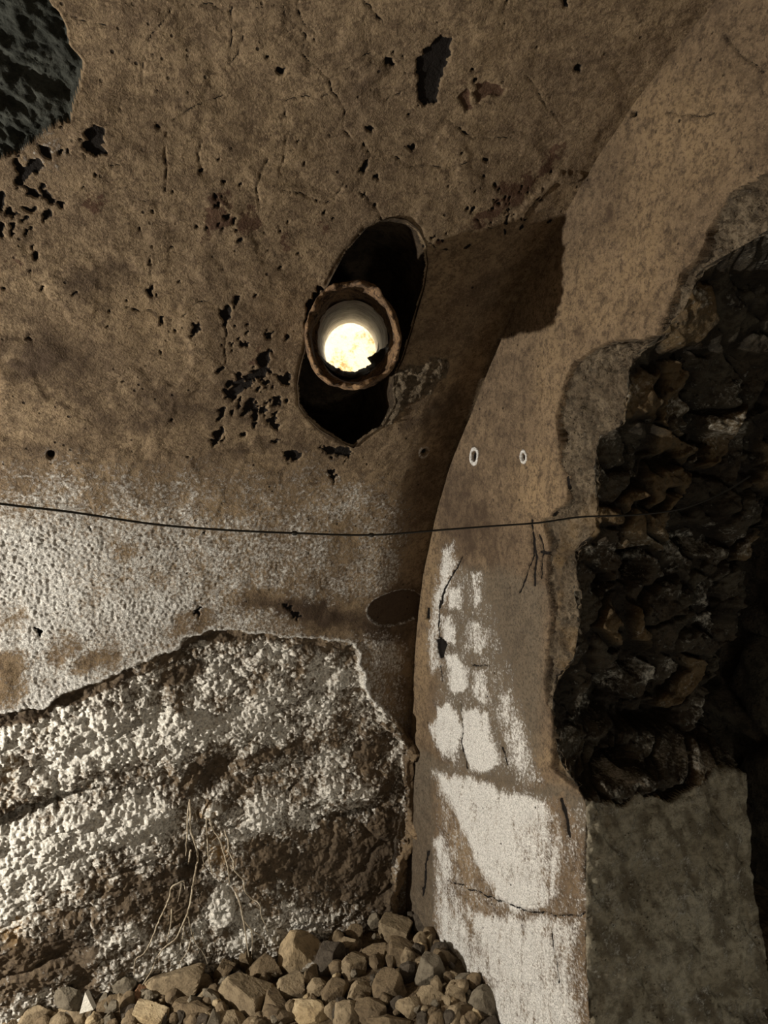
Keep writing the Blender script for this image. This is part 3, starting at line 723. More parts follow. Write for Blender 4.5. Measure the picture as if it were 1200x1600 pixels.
Tg = t0[:, None] + (te - t0)[:, None] * f1[None, :]
wj = np.linspace(0, 0.56, N2 + 1)[1:]
wr = 0.56 + np.zeros(N3)
nrow = len(zz)
_jp = [hit(x, y, 'T', 0.87) for x, y in ((1205, 1650), (1192, 1520), (1182, 1470), (1172, 1330), (1166, 1240), (1172, 1150), (1200, 1020), (1215, 700))]
wm = np.interp(zz, [float(q[2]) for q in _jp], [-float(q[0]) for q in _jp]) / 0.56
wm = wm * (1 + 0.03 * fbm(zz * 14, zz * 0 + 2, 3, 405))
Sg = np.concatenate([np.zeros((nrow, N1)), -wj[None, :] * wm[:, None], -wr[None, :] * wm[:, None]], 1)
Tall = np.concatenate([Tg, np.repeat(te[:, None], N2, 1), te[:, None] - np.linspace(0.01, 0.6, N3)[None, :] - 0.01], 1)
# round the arris and tilt the normals over it
Zall = np.repeat(zz[:, None], Sg.shape[1], 1)
arc = np.concatenate([Tg - te[:, None], np.repeat(wj[None, :], nrow, 0), 0.56 + np.repeat(np.linspace(0.01, 0.6, N3)[None, :], nrow, 0)], 1)   # distance from the arris, + on the jamb
rb = 0.014
blend = sstep(-rb, rb, arc)
blend2 = sstep(0.545, 0.575, arc)
nS = np.cos(blend * math.pi / 2) - blend2; nTj = np.sin(blend * math.pi / 2) * (1 - blend2)
rr_ = np.hypot(nS, nTj) + 1e-6; nS = nS / rr_; nTj = nTj / rr_
cut = rb * (1 - np.abs(np.clip(arc / rb, -1, 1))) ** 1.5 * 0.45
g = Sg.shape
x_, z_ = arc.ravel() + Tg.mean(), Zall.ravel()
tA = Tall.ravel(); ar = arc.ravel()
jam = sstep(-0.002, 0.006, ar)
px, py = project(W(Sg.ravel(), tA, z_))
ucoord = np.where(ar < 0, tA, np.repeat(te[:, None], g[1], 1).ravel() + ar)
wx = px + 8.0 * fbm(ucoord * 20, z_ * 20, 3, 411) + 1.6 * vnoise(ucoord * 130, z_ * 110, None, 403)
wy = py + 10.0 * fbm(ucoord * 20 + 40, z_ * 20, 3, 412) + 2.0 * vnoise(ucoord * 130 + 9, z_ * 110, None, 404)
BROKEN = [(1300, 230), (1200, 265), (1168, 280), (1140, 298), (1122, 330), (1104, 362), (1092, 400), (1060, 425), (1050, 460), (1038, 490), (1026, 524), (1000, 530), (955, 532), (925, 545), (892, 570), (880, 610), (870, 650), (872, 700), (876, 728), (888, 745), (885, 782),
          (870, 795), (862, 806), (845, 812), (858, 850), (852, 900), (860, 960), (856, 1010), (850, 1060), (862, 1130), (860, 1200), (885, 1225), (912, 1240), (960, 1245), (1300, 1200)]
LOWER_GRIT = [(650, 1165), (680, 1185), (740, 1215), (800, 1235), (870, 1225), (915, 1250), (918, 1320), (880, 1240), (800, 1262), (700, 1205), (676, 1215), (680, 1450), (690, 1520), (636, 1520), (636, 1170)]
sdb = np.full(px.shape, -999.0)
mm = region(px, py, BROKEN, 60); sdb[mm] = sd_poly(wx[mm] * 0.6 + px[mm] * 0.4, wy[mm] * 0.6 + py[mm] * 0.4, BROKEN)
broken = sstep(-0.8, 1.8, sdb)
front = 1 - jam
frost = np.zeros(px.shape); dark = np.zeros(px.shape); red = np.zeros(px.shape); grey = np.zeros(px.shape); black = np.zeros(px.shape); ochre = np.zeros(px.shape)
FR = [([(692, 856), (706, 850), (712, 880), (700, 930), (686, 950), (684, 990), (690, 1040), (676, 1050), (670, 1000), (680, 930)], 7, 0.85), ([(694, 922), (716, 918), (722, 940), (718, 952), (700, 952)], 5, 0.95),
      ([(736, 898), (748, 896), (750, 945), (742, 952), (738, 935)], 4, 0.85), ([(690, 962), (704, 962), (713, 985), (706, 1005), (692, 998)], 4, 1.0), ([(728, 975), (748, 968), (764, 985), (762, 1010), (745, 1030), (730, 1010)], 7, 0.7),
      ([(698, 1025), (715, 1022), (731, 1045), (732, 1075), (712, 1085), (700, 1070)], 4, 0.95), ([(735, 1045), (758, 1048), (768, 1085), (760, 1105), (742, 1085)], 6, 0.75), ([(776, 1050), (788, 1070), (780, 1085)], 6, 0.45),
      ([(684, 1105), (704, 1098), (718, 1120), (722, 1150), (712, 1190), (694, 1185), (678, 1160), (676, 1130)], 4, 1.1), ([(728, 1110), (742, 1100), (760, 1115), (768, 1150), (780, 1190), (765, 1205), (740, 1205), (724, 1175), (722, 1140)], 4, 1.2),
      ([(776, 1085), (800, 1080), (815, 1130), (830, 1180), (838, 1225), (812, 1225), (792, 1190), (780, 1130)], 9, 0.65),
      ([(678, 1205), (700, 1212), (740, 1215), (790, 1240), (850, 1250), (872, 1275), (878, 1330), (872, 1400), (850, 1420), (800, 1425), (775, 1400), (755, 1370), (735, 1320), (712, 1270), (690, 1240)], 7, 1.05),
      ([(680, 1310), (692, 1305), (706, 1340), (712, 1400), (745, 1425), (800, 1432), (870, 1430), (905, 1440), (905, 1620), (780, 1620), (765, 1560), (720, 1520), (690, 1490), (683, 1440)], 8, 0.95)]
for pts, soft, k_ in FR: frost = np.maximum(frost, 1.2 * k_ * paint_poly(wx, wy, pts, soft * 1.7))
frost = np.maximum(frost, 0.36 * paint_poly(wx, wy, [(684, 1205), (740, 1215), (870, 1245), (925, 1260), (925, 1640), (770, 1640), (682, 1460)], 14))
frost = np.maximum(frost, 0.28 * paint_poly(wx, wy, [(690, 870), (760, 900), (800, 1050), (850, 1225), (700, 1205), (676, 1150)], 14))
frost *= 1 - 0.0 * frost
st = fbm(ucoord * 40, z_ * 10, 4, 421)              # streaks running down
frost *= 0.86 + 0.6 * st
for b, k_ in [((840, 1330, 50, 70, 0), 0.30), ((880, 1380, 40, 120, 0), 0.45), ((730, 1440, 14, 60, -15), 0.6), ((750, 1500, 30, 60, -30), 0.3), ((700, 1400, 14, 50, -15), 0.5), ((870, 1280, 40, 30, 0), 0.5), ((860, 1500, 30, 90, 0), 0.25), ((760, 1545, 20, 30, 0), 0.5), ((900, 1520, 26, 120, 0), 0.5)]:
    frost *= 1 - k_ * blob(wx, wy, b, 0.9)
frost *= front
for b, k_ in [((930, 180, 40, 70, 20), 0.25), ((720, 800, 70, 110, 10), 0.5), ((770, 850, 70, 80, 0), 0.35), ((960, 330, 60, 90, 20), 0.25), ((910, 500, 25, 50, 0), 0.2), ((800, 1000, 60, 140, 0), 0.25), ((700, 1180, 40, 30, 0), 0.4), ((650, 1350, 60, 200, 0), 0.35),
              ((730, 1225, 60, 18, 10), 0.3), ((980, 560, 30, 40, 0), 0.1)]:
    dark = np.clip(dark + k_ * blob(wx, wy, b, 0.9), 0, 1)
for b, k_ in [((840, 760, 60, 90, 0), 0.8), ((900, 480, 90, 130, 0), 0.55), ((1000, 400, 90, 140, 0), 0.6), ((1060, 200, 140, 160, 0), 0.65), ((665, 960, 22, 260, 4), 0.7), ((860, 600, 40, 100, 0), 0.5), ((880, 1030, 30, 90, 0), 0.8), ((660, 1380, 40, 120, 0), 0.4), ((720, 1330, 20, 90, -15), 0.7), ((740, 1430, 20, 60, -15), 0.4), ((850, 1180, 26, 40, 0), 0.6), ((875, 840, 30, 30, 0), 0.5)]:
    ochre = np.clip(ochre + k_ * blob(wx, wy, b, 0.9), 0, 1)
for b in [(915, 215, 12, 18, 10), (965, 235, 10, 14, 0), (920, 450, 8, 16, 10), (905, 525, 10, 22, -15), (950, 330, 10, 16, 0), (1090, 320, 8, 10, 0), (1050, 90, 16, 20, 0), (940, 290, 8, 8, 0), (870, 420, 8, 20, 0)]:
    dark = np.clip(dark + 0.4 * blob(wx, wy, b, 0.9), 0, 1)
grey = np.maximum(grey, 0.6 * paint_poly(wx, wy, [(712, 885), (800, 890), (850, 920), (850, 1060), (840, 1220), (800, 1240), (700, 1200), (690, 1100), (686, 1000), (700, 930)], 16))
grey = np.maximum(grey, 0.6 * paint_poly(wx, wy, LOWER_GRIT, 6))
ECR = [([(722, 870), (712, 886), (702, 904), (692, 922), (685, 950), (683, 985), (686, 1005)], 1.6), ([(831, 812), (833, 840), (832, 870), (826, 890), (814, 918), (810, 926)], 1.5), ([(832, 832), (837, 870), (835, 915)], 2.2), ([(842, 835), (848, 860), (845, 905)], 1.3), ([(845, 862), (858, 864)], 2.5),
       ([(722, 1095), (722, 1140), (724, 1180), (730, 1200)], 1.2), ([(783, 1170), (792, 1195), (790, 1190)], 1.5), ([(862, 806), (868, 800), (888, 782), (886, 745)], 1.4), ([(688, 1040), (690, 1065)], 1.0), ([(700, 1375), (775, 1405), (830, 1425), (912, 1432)], 1.2), ([(735, 1040), (765, 1040)], 1.0),
       ([(876, 1250), (886, 1290), (890, 1305)], 3.0), ([(862, 1440), (866, 1490), (872, 1540)], 1.2), ([(1130, 55), (1155, 85), (1180, 100), (1192, 112)], 1.3), ([(1040, 175), (1090, 182), (1120, 175)], 1.0), ([(848, 600), (845, 640)], 0.6), ([(668, 1330), (664, 1360), (660, 1400)], 2.0)]
ck = np.zeros(px.shape)
for c, w_ in ECR: ck = np.maximum(ck, paint_line(px * 0.5 + wx * 0.5, py * 0.5 + wy * 0.5, c, w_))
hp = paint_poly(px * 0.6 + wx * 0.4, py * 0.6 + wy * 0.4, [(678, 1000), (688, 996), (698, 1006), (694, 1026), (684, 1030), (680, 1016)], 1.5)
for pts in [[(912, 590), (922, 584), (924, 615), (916, 640), (908, 615)], [(974, 590), (982, 585), (975, 605)], [(862, 995), (870, 1000), (872, 1018), (864, 1012)], [(986, 173), (994, 173), (993, 181), (986, 181)], [(664, 950), (670, 950), (670, 968), (662, 966)]]:
    hp = np.maximum(hp, paint_poly(px, py, pts, 1.5))
hole = np.zeros(px.shape); rim = np.zeros(px.shape)
for x, y, rx, ry in [(741, 713, 6.5, 14), (818, 714, 5.5, 10.5)]:
    q = np.sqrt(((px - x) / rx) ** 2 + ((py - y) / ry) ** 2)
    hole = np.maximum(hole, 1 - sstep(0.42, 0.60, q)); rim = np.maximum(rim, sstep(0.5, 0.7, q) * (1 - sstep(0.95, 1.15, q)))
seam = 1 - sstep(0.004, 0.009, np.abs(tA - np.repeat(t0[:, None] + 0.032, g[1], 1).ravel()))
frost = np.clip(np.maximum(np.maximum(frost * (1 - hole), rim * 1.2), 0.0 * seam * front), 0, 1.3)
black = np.maximum(np.maximum(ck * 0.85, hp), hole)
D = 0.006 * fbm(ucoord * 2.5, z_ * 2.5, 3, 431) + 0.0012 * fbm(ucoord * 26, z_ * 26, 3, 432)
D += np.clip(frost, 0, 1) * (0.0022 + 0.0014 * vnoise(ucoord * 90, z_ * 55, None, 433))
gm = np.clip(grey, 0, 1) * (1 - broken)
D += gm * (-0.002 + 0.0035 * fbm(ucoord * 35, z_ * 22, 3, 434))
D -= ck * 0.006 + hp * 0.02 + hole * 0.012
lower = sstep(1180, 1290, py) * front
D += lower * (0.006 * fbm(ucoord * 10, z_ * 6, 4, 435) + 0.004 * ridged(ucoord * 22, z_ * 9, 3, 436) - 0.002)
# broken away: coarse mortar on the face, then rubble stones on the jamb
f1_, f2_, cid = worley(ucoord * 8.5 + 0.7 * fbm(ucoord * 9, z_ * 9, 3, 441), z_ * 10.5 + 0.7 * fbm(ucoord * 9 + 4, z_ * 9, 3, 442), 443)
stone = sstep(0.02, 0.30, f2_ - f1_)
g1_, g2_, gid = worley(ucoord * 21 + 0.5 * fbm(ucoord * 20, z_ * 20, 2, 444), z_ * 24, 445)
small = sstep(0.02, 0.3, g2_ - g1_)
rub = -0.035 + 0.034 * stone * (0.25 + 0.9 * cid) + 0.010 * small * gid + 0.013 * fbm(ucoord * 24, z_ * 24, 4, 446, 0.6)
mort = -0.011 - 0.022 * np.exp(-np.abs(sdb) / 4.0) * sstep(-0.2, 0.25, fbm(ucoord * 8, z_ * 8, 2, 450) + 0.1) + 0.020 * fbm(ucoord * 9, z_ * 9, 3, 447) + 0.013 * fbm(ucoord * 42, z_ * 36, 4, 448, 0.6) + 0.006 * vnoise(ucoord * 90, z_ * 90, None, 449)
# how far into the jamb the stones start
depth_in = sstep(0.004, 0.075, ar)
hollow = 0
for b, k_ in [((1000, 1030, 36, 26, -30), 0.06), ((970, 1200, 40, 30, 10), 0.09), ((1020, 1120, 60, 30, 0), 0.05), ((1100, 820, 60, 50, 0), 0.06), ((1000, 880, 30, 40, 0), 0.05), ((1100, 640, 60, 60, 0), 0.05), ((950, 915, 16, 20, 0), 0.04), ((1120, 760, 50, 40, 0), 0.04), ((950, 1100, 30, 60, 20), 0.06), ((1130, 950, 40, 60, 0), 0.04)]:
    hollow = hollow + k_ * blob(wx, wy, b, 0.6)
Db = mort * (1 - depth_in) + (rub - hollow) * depth_in
# the grey plaster that survives on the lower jamb
JPL = [(880, 1245), (915, 1250), (975, 1255), (1000, 1240), (1050, 1250), (1090, 1225), (1130, 1190), (1175, 1215), (1300, 1215), (1300, 1750), (880, 1750)]
sdj = np.full(px.shape, -999.0); mm = region(px, py, JPL, 40); sdj[mm] = sd_poly(wx[mm], wy[mm], JPL)
jpl = sstep(-2, 5, sdj) * jam
Dj = 0.004 + 0.010 * fbm(ucoord * 6, z_ * 6, 4, 451) + 0.005 * fbm(ucoord * 28, z_ * 28, 4, 452) - 0.012 * sstep(0.15, 0.5, fbm(ucoord * 16 + z_ * 8, z_ * 9, 3, 453)) - 0.03 * sstep(1500, 1620, py) * sstep(0.0, 0.3, fbm(ucoord * 9, z_ * 9, 3, 454))
jall = np.maximum(broken, jam * (1 - jpl))
D = D * (1 - jall) + Db * jall
D = D * (1 - jpl) + Dj * jpl
rough_arris = np.exp(-(ar / 0.03) ** 2) * (py > 1230)
D += rough_arris * 0.012 * fbm(ucoord * 30, z_ * 30, 4, 461)
D = D.reshape(g)
cutn = cut
P_end = W(Sg + nS * (D - cutn), Tall + nTj * (D - cutn), Zall).reshape(-1, 3)
grey = np.clip(np.where(jpl > 0.5, 0.9, grey), 0, 1)
frost = np.where(jpl > 0.5, 0.22 + 0.25 * fbm(ucoord * 8, z_ * 8, 3, 462) - 0.4 * sstep(0.1, 0.4, fbm(ucoord * 14 + z_ * 6, z_ * 9, 3, 463)), frost)
dark = np.where(jpl > 0.5, 1.0 * sstep(-0.02, 0.25, fbm(ucoord * 14 + z_ * 7, z_ * 9, 4, 464)), dark)
mo_ = (broken > 0.5) & (ar < 0)
frost = np.where(mo_, 0.10, frost); dark = np.where(mo_, 0.6 * sstep(0.0, 0.35, fbm(ucoord * 16, z_ * 16, 4, 472)), dark); red = np.where(mo_, 0.22 * sstep(700, 860, py) * sstep(-0.1, 0.3, fbm(ucoord * 12, z_ * 12, 3, 473)), red)
frost = np.clip(frost, 0, 1.2)
rb_ = (jam > 0.5) & (jpl < 0.5)
pale = 0.15 + 0.5 * fbm(ucoord * 7, z_ * 7, 3, 471)
for b, k_ in [((1110, 860, 60, 30, 0), 0.5), ((1120, 970, 40, 30, 0), 0.5), ((1020, 1060, 20, 50, 0), 0.5), ((1110, 1110, 30, 30, 0), 0.35), ((1020, 1160, 30, 30, 0), 0.4), ((990, 1220, 30, 20, 0), 0.6), ((1090, 1180, 80, 40, 0), 0.5), ((900, 1120, 40, 60, 0), 0.5)]:
    pale = pale + k_ * blob(wx, wy, b, 0.9)
frost = np.where(rb_, np.clip(pale * stone, 0, 1), frost)
dark = np.where(rb_, np.clip(1.15 - stone - 0.1 * small + 0.5 * (hollow > 0.02), 0, 1), dark)
red = np.where(rb_, (cid > 0.72) * 0.16 * stone, red)
faces = grid_faces(*g)
w_end = np.zeros(len(faces), int)
far_ = fc(jall) > 0.5
w_end[far_ & (fc(ar) < -0.004)] = 1
w_end[far_ & (fc(ar) >= -0.004)] = 2
w_end[(fc(jpl) > 0.5)] = 3
wall_right, wr_parts = split_parts(P_end, faces, w_end,
    [(0, 'wall_right', M_ENDPLASTER), (1, 'broken_mortar', M_MORTAR), (2, 'rubble_core', M_RUBBLE), (3, 'jamb_plaster', M_JAMB)],
    {'mask_a': np.stack([frost, dark, red], 1), 'mask_b': np.stack([grey, black, ochre], 1)})
tag(wall_right, 'brown plastered end wall under the vault, white salt patches low down, doorway broken through', 'wall', kind='structure')
tag(wr_parts['broken_mortar'], 'coarse grey mortar bared along the broken plaster edge')
tag(wr_parts['rubble_core'], 'dark rubble masonry inside the broken doorway')
tag(wr_parts['jamb_plaster'], 'dim grey plaster on the lower doorway jamb')

# a far wall seen past the jamb
gs, gz = np.meshgrid(np.linspace(-1.2, 2.6, 160), np.linspace(-2.0, 0.9, 120))
a_, b_ = gs.ravel(), gz.ravel()
q1, q2, qc = worley(a_ * 4, b_ * 5, 501)
dd = 0.06 * sstep(0.02, 0.3, q2 - q1) * (0.3 + qc) + 0.05 * fbm(a_ * 5, b_ * 5, 4, 502)
Pb = W(-1.25 + dd, a_, b_)
wall_back = new_mesh('wall_back', Pb, grid_faces(*gs.shape), M_RUBBLE)
tag(wall_back, 'dark rubble wall of the next chamber, seen past the doorway jamb', 'wall', kind='structure')

# ------------------------------------------------------------------ floor: the heap of debris banked into the corner
M_DIRT = rock_material('dry_earth', (0.17, 0.125, 0.075), (0.11, 0.08, 0.05), (0.035, 0.025, 0.016), 1.5, 0.005)
def floor_z(s, t):
    return -1.505 + 0.085 * np.exp(-(s / 0.35) ** 2) * sstep(0, 0.35, t) * (1 - sstep(0.45, 0.8, t)) - 0.32 * np.maximum(t - 0.45, 0)
gs, gt = np.meshgrid(np.linspace(-1.3, 4.0, 320), np.linspace(-0.08, 3.3, 220))
zf = np.maximum(floor_z(gs, gt), -1.95) + 0.016 * fbm(gs.ravel() * 9, gt.ravel() * 9, 4, 511).reshape(gs.shape) - 0.02
floor = new_mesh('floor', W(gs, gt, zf).reshape(-1, 3), grid_faces(*gs.shape), M_DIRT)
tag(floor, 'earth and grit floor banked into the corner under the loose stones', 'floor', kind='structure')

# ------------------------------------------------------------------ loose stones
def stone_mat(name, a, b, dark, patch=None):
    k = NT(name)
    n1 = k.noise(9, 4, 0.6); n2 = k.noise(45, 5, 0.7); n3 = k.noise(190, 3, 0.6)
    c = k.mix(k.ramp(n1, 0.35, 0.65), a, b)
    c = k.mix(k.math('MULTIPLY', k.ramp(n2, 0.45, 0.65), 0.6), c, dark)
    c = k.mix(k.math('MULTIPLY', k.ramp(n3, 0.52, 0.7), 0.4), c, dark)
    if patch:
        sx = k.n.new('ShaderNodeSeparateXYZ'); k.l.new(k.tc, sx.inputs[0])
        q = k.math('SUBTRACT', sx.outputs[0], k.math('MULTIPLY', sx.outputs[2], 0.8))
        q = k.math('ADD', q, k.math('MULTIPLY', k.noise(30, 4, 0.7), 0.05))
        c = k.mix(k.ramp(q, 0.030, 0.036), c, patch)
    return k.finish(c, k.math('ADD', n2, k.math('MULTIPLY', n3, 0.5)), 0.003, 1.0, 0.9, 0.15)
SM = {'tan': stone_mat('tan_stone', (0.27, 0.215, 0.14), (0.20, 0.155, 0.10), (0.075, 0.056, 0.036)),
      'pale': stone_mat('pale_stone', (0.42, 0.34, 0.22), (0.34, 0.26, 0.15), (0.16, 0.115, 0.07)),
      'brown': stone_mat('brown_stone', (0.17, 0.128, 0.08), (0.12, 0.09, 0.057), (0.045, 0.033, 0.022)),
      'grey': stone_mat('grey_stone', (0.19, 0.165, 0.125), (0.14, 0.12, 0.09), (0.055, 0.045, 0.033)),
      'dark': stone_mat('dark_stone', (0.085, 0.07, 0.055), (0.06, 0.05, 0.038), (0.022, 0.017, 0.013)),
      'red': stone_mat('reddish_stone', (0.25, 0.145, 0.085), (0.18, 0.105, 0.065), (0.07, 0.042, 0.028)),
      'patched': stone_mat('tan_stone_white_patch', (0.34, 0.265, 0.165), (0.26, 0.20, 0.125), (0.11, 0.083, 0.052), (0.62, 0.60, 0.55))}
_ico = {}
def ico(n):
    if n not in _ico:
        b = bmesh.new(); bmesh.ops.create_icosphere(b, subdivisions=n, radius=1.0)
        v = np.array([q.co[:] for q in b.verts]); v /= np.linalg.norm(v, axis=1)[:, None]
        f = np.array([[q.index for q in fa.verts] for fa in b.faces]); b.free(); _ico[n] = (v, f)
    return _ico[n]
def n3(v, s, seed): return fbm(v[:, 0] * s + v[:, 2] * s * 0.7, v[:, 1] * s - v[:, 2] * s * 0.6, 4, seed)
def rock_mesh(name, rx, ry, rz, seed, kind='angular', sub=4, mat=None):
    R = random.Random(seed); v, f = ico(sub)
    npl = {'angular': 15, 'rounded': 34, 'block': 5, 'slab': 7}[kind]
    pl = []
    if kind in ('block', 'slab'):
        for ax in ((1, 0, 0), (-1, 0, 0), (0, 1, 0), (0, -1, 0), (0, 0, 1), (0, 0, -1)):
            n = np.array(ax, float) + np.array([R.uniform(-.22, .22) for _ in range(3)]); pl.append((n / np.linalg.norm(n), R.uniform(0.62, 0.8)))
    for _ in range(npl):
        n = np.array([R.gauss(0, 1) for _ in range(3)]); n /= np.linalg.norm(n); pl.append((n, R.uniform(0.80, 0.95) if kind == 'rounded' else (R.uniform(0.78, 1.0) if kind in ('block', 'slab') else R.uniform(0.62, 0.88))))
    rad = np.full(len(v), 1.25)
    for n, h in pl:
        dd = v @ n; rad = np.where(dd > 0.05, np.minimum(rad, h / np.maximum(dd, 0.05)), rad)
    rad = np.minimum(rad, 1.2)
    rad = rad * (1 + 0.05 * n3(v, 1.5, seed) + 0.025 * n3(v, 5.0, seed + 1) + 0.012 * n3(v, 14.0, seed + 2))
    p = v * rad[:, None] * np.array([rx, ry, rz])
    return new_mesh(name, p, f, mat, None, False)
def place_stone(x, y, hw, hh, tone, kind, label, cat='stone', seed=0, roll=0.0, group=None, name='loose_stone', sub=4, lift=0.0):
    """stone of given apparent half sizes lying on the heap where the photograph shows it"""
    R = random.Random(seed * 7 + int(x))
    r = ray(x, y); k = 1.0
    for _ in range(400):                      # walk the sight line to the heap's surface
        P = r * k; s, t, z = toSTZ(P)
        gap = z - (float(floor_z(s, t)) + lift)
        if gap < 0: break
        k += 0.012
        if t < T_of_z(z) + hh * 0.0013 + 0.012: break
    dist = np.linalg.norm(r * k); sc_ = dist / (F * np.linalg.norm(r))
    rx = hw * sc_ * 1.08; rz = hh * sc_ * 1.12; ry = math.sqrt(rx * rz) * R.uniform(0.8, 1.05)
    o = rock_mesh(name, rx, ry, rz, seed + 1000, kind, sub, SM[tone])
    P = r * k
    s, t, z = toSTZ(P)
    o.location = Vector(P)
    o.rotation_euler = (R.uniform(-0.25, 0.25), math.radians(roll), R.uniform(-0.5, 0.5))
    tag(o, label, cat, group)
    return o
STONES = [
 (465, 1502, 40, 32, 'patched', 'angular', 'largest pale angular stone on the heap, with a white patch on its lower right', 18),
 (270, 1542, 50, 27, 'tan', 'slab', 'broad flat tan stone at the foot of the long hanging root', -6),
 (388, 1556, 44, 27, 'tan', 'block', 'box-shaped tan stone with a shadowed right face, right of the broad flat tan stone', 8),
 (232, 1589, 35, 17, 'pale', 'block', 'pale flat-topped block at the bottom edge, below the broad flat tan stone', 3),
 (190, 1537, 22, 13, 'grey', 'rounded', 'small grey-brown stone just left of the broad flat tan stone', 0),
 (103, 1556, 25, 18, 'grey', 'angular', 'grey stone lying against the rock face, left of the white shard', 0),
 (55, 1588, 28, 16, 'tan', 'angular', 'tan stone at the bottom edge, second from the left end of the heap', 10),
 (10, 1597, 20, 10, 'tan', 'rounded', 'yellowish tan stone cut off by the bottom left corner', 0),
 (115, 1584, 32, 16, 'tan', 'angular', 'wide crumbly tan stone directly below the white shard', 0),
 (222, 1562, 25, 14, 'red', 'slab', 'reddish-brown wedge leaning left of the broad flat tan stone', 28),
 (168, 1576, 28, 18, 'brown', 'angular', 'brown lumpy stone right of the white shard', 0),
 (300, 1584, 28, 20, 'brown', 'angular', 'brown stone at the bottom edge, below the broad flat tan stone', 0),
 (352, 1595, 28, 12, 'tan', 'rounded', 'low tan stone at the bottom edge, below the box-shaped stone', 0),
 (345, 1522, 14, 30, 'brown', 'slab', 'long brown stone standing on end beside the foot of the right-hand roots', 35),
 (368, 1509, 7, 15, 'grey', 'angular', 'thin grey sliver standing up left of the largest pale stone', -12),
 (385, 1502, 9, 17, 'brown', 'slab', 'narrow brown stone leaning right behind the box-shaped stone', -20),
 (352, 1534, 16, 12, 'grey', 'angular', 'small grey stone in front of the long upright stone', 0),
 (412, 1519, 30, 19, 'brown', 'angular', 'brown pointed stone between the box-shaped stone and the largest pale stone', 5),
 (450, 1548, 24, 26, 'tan', 'angular', 'tan upright stone under the largest pale stone', 0),
 (484, 1580, 32, 17, 'pale', 'rounded', 'smooth pale oval stone at the bottom of the heap', 4),
 (428, 1581, 30, 22, 'brown', 'angular', 'brown stone sloping left of the smooth pale oval stone', -30),
 (495, 1546, 17, 16, 'tan', 'rounded', 'small tan stone just above the smooth pale oval stone', 0),
 (521, 1554, 20, 18, 'brown', 'angular', 'brown pointed stone up and right of the smooth pale oval stone', 0),
 (543, 1586, 21, 21, 'tan', 'rounded', 'egg-shaped tan stone right of the smooth pale oval stone', 0),
 (512, 1502, 23, 30, 'dark', 'angular', 'dark stone just right of the largest pale stone', 10),
 (486, 1532, 16, 20, 'brown', 'angular', 'brown stone tucked under the white patch of the largest pale stone', 0),
 (538, 1479, 22, 16, 'tan', 'angular', 'tan stone up and right of the largest pale stone', -10),
 (555, 1463, 15, 13, 'brown', 'angular', 'brown stone at the back of the heap against the rock face', 20),
 (618, 1456, 28, 19, 'tan', 'block', 'blocky tan stone near the top of the heap', 14),
 (663, 1443, 20, 19, 'dark', 'rounded', 'dark rounded stone at the very foot of the corner', 0),
 (602, 1433, 11, 9, 'dark', 'angular', 'small dark stone topmost on the heap, left of the corner', 20),
 (582, 1441, 10, 12, 'grey', 'angular', 'small grey stone left of the topmost dark stone', 0),
 (642, 1438, 9, 10, 'dark', 'angular', 'small dark stone between the topmost dark stone and the dark rounded stone', 0),
 (667, 1473, 9, 15, 'pale', 'block', 'pale upright stub below the dark rounded stone', 0),
 (632, 1491, 33, 16, 'brown', 'slab', 'long brown stone sloping down right below the blocky tan stone', 14),
 (676, 1520, 26, 26, 'grey', 'angular', 'large grey-brown stone near the end wall, middle of the heap', 0),
 (713, 1556, 18, 20, 'tan', 'block', 'tan upright block between the large grey-brown stone and the end wall', -10),
 (755, 1568, 26, 24, 'grey', 'rounded', 'rounded grey stone lowest against the end wall', 20),
 (675, 1560, 27, 15, 'tan', 'angular', 'tan stone just under the large grey-brown stone', 10),
 (603, 1548, 26, 24, 'brown', 'angular', 'brown knobbly stone in the middle of the heap', 0),
 (564, 1551, 18, 22, 'tan', 'angular', 'tan stone left of the brown knobbly stone', -20),
 (580, 1579, 23, 18, 'brown', 'angular', 'brown stone right of the egg-shaped stone', 0),
 (551, 1512, 25, 22, 'tan', 'angular', 'tan crumbly stone right of the dark stone', 0),
 (586, 1495, 28, 12, 'brown', 'slab', 'flat brown stone above the tan crumbly stone', -12),
 (613, 1477, 9, 7, 'brown', 'rounded', 'tiny brown stone under the blocky tan stone', 0),
 (691, 1496, 20, 12, 'brown', 'angular', 'brown stone above the large grey-brown stone, touching the end wall', 25),
 (707, 1528, 11, 10, 'tan', 'rounded', 'small tan stone right of the large grey-brown stone', 0),
 (725, 1531, 12, 11, 'grey', 'angular', 'small grey stone against the end wall above the rounded grey one', 0),
 (643, 1573, 20, 15, 'tan', 'angular', 'tan stone among grit at the bottom centre of the heap', 0),
 (715, 1592, 36, 14, 'brown', 'block', 'wide brown block at the bottom edge near the end wall', 5),
 (635, 1521, 14, 20, 'dark', 'angular', 'dark stone left of the large grey-brown stone', 0),
 (610, 1598, 30, 10, 'brown', 'angular', 'brown stone cut by the bottom edge under the brown knobbly stone', 0),
 (765, 1600, 18, 9, 'dark', 'angular', 'dark stone cut by the bottom edge against the end wall', 0),
 (668, 1597, 20, 9, 'tan', 'angular', 'tan stone cut by the bottom edge left of the wide brown block', 0),
 (400, 1600, 26, 10, 'brown', 'angular', 'brown stone cut by the bottom edge left of the smooth pale oval stone', 0),
 (320, 1556, 12, 10, 'tan', 'angular', 'small tan stone between the broad flat stone and the box-shaped stone', 0),
 (333, 1545, 9, 7, 'grey', 'rounded', 'little grey pebble right of the broad flat tan stone', 0),
]
for i, (x, y, hw, hh, tone, kind, lab, roll) in enumerate(STONES):
    place_stone(x, y, hw, hh, tone, kind, lab, 'stone', 40 + i, roll, None, 'loose_stone', 5)
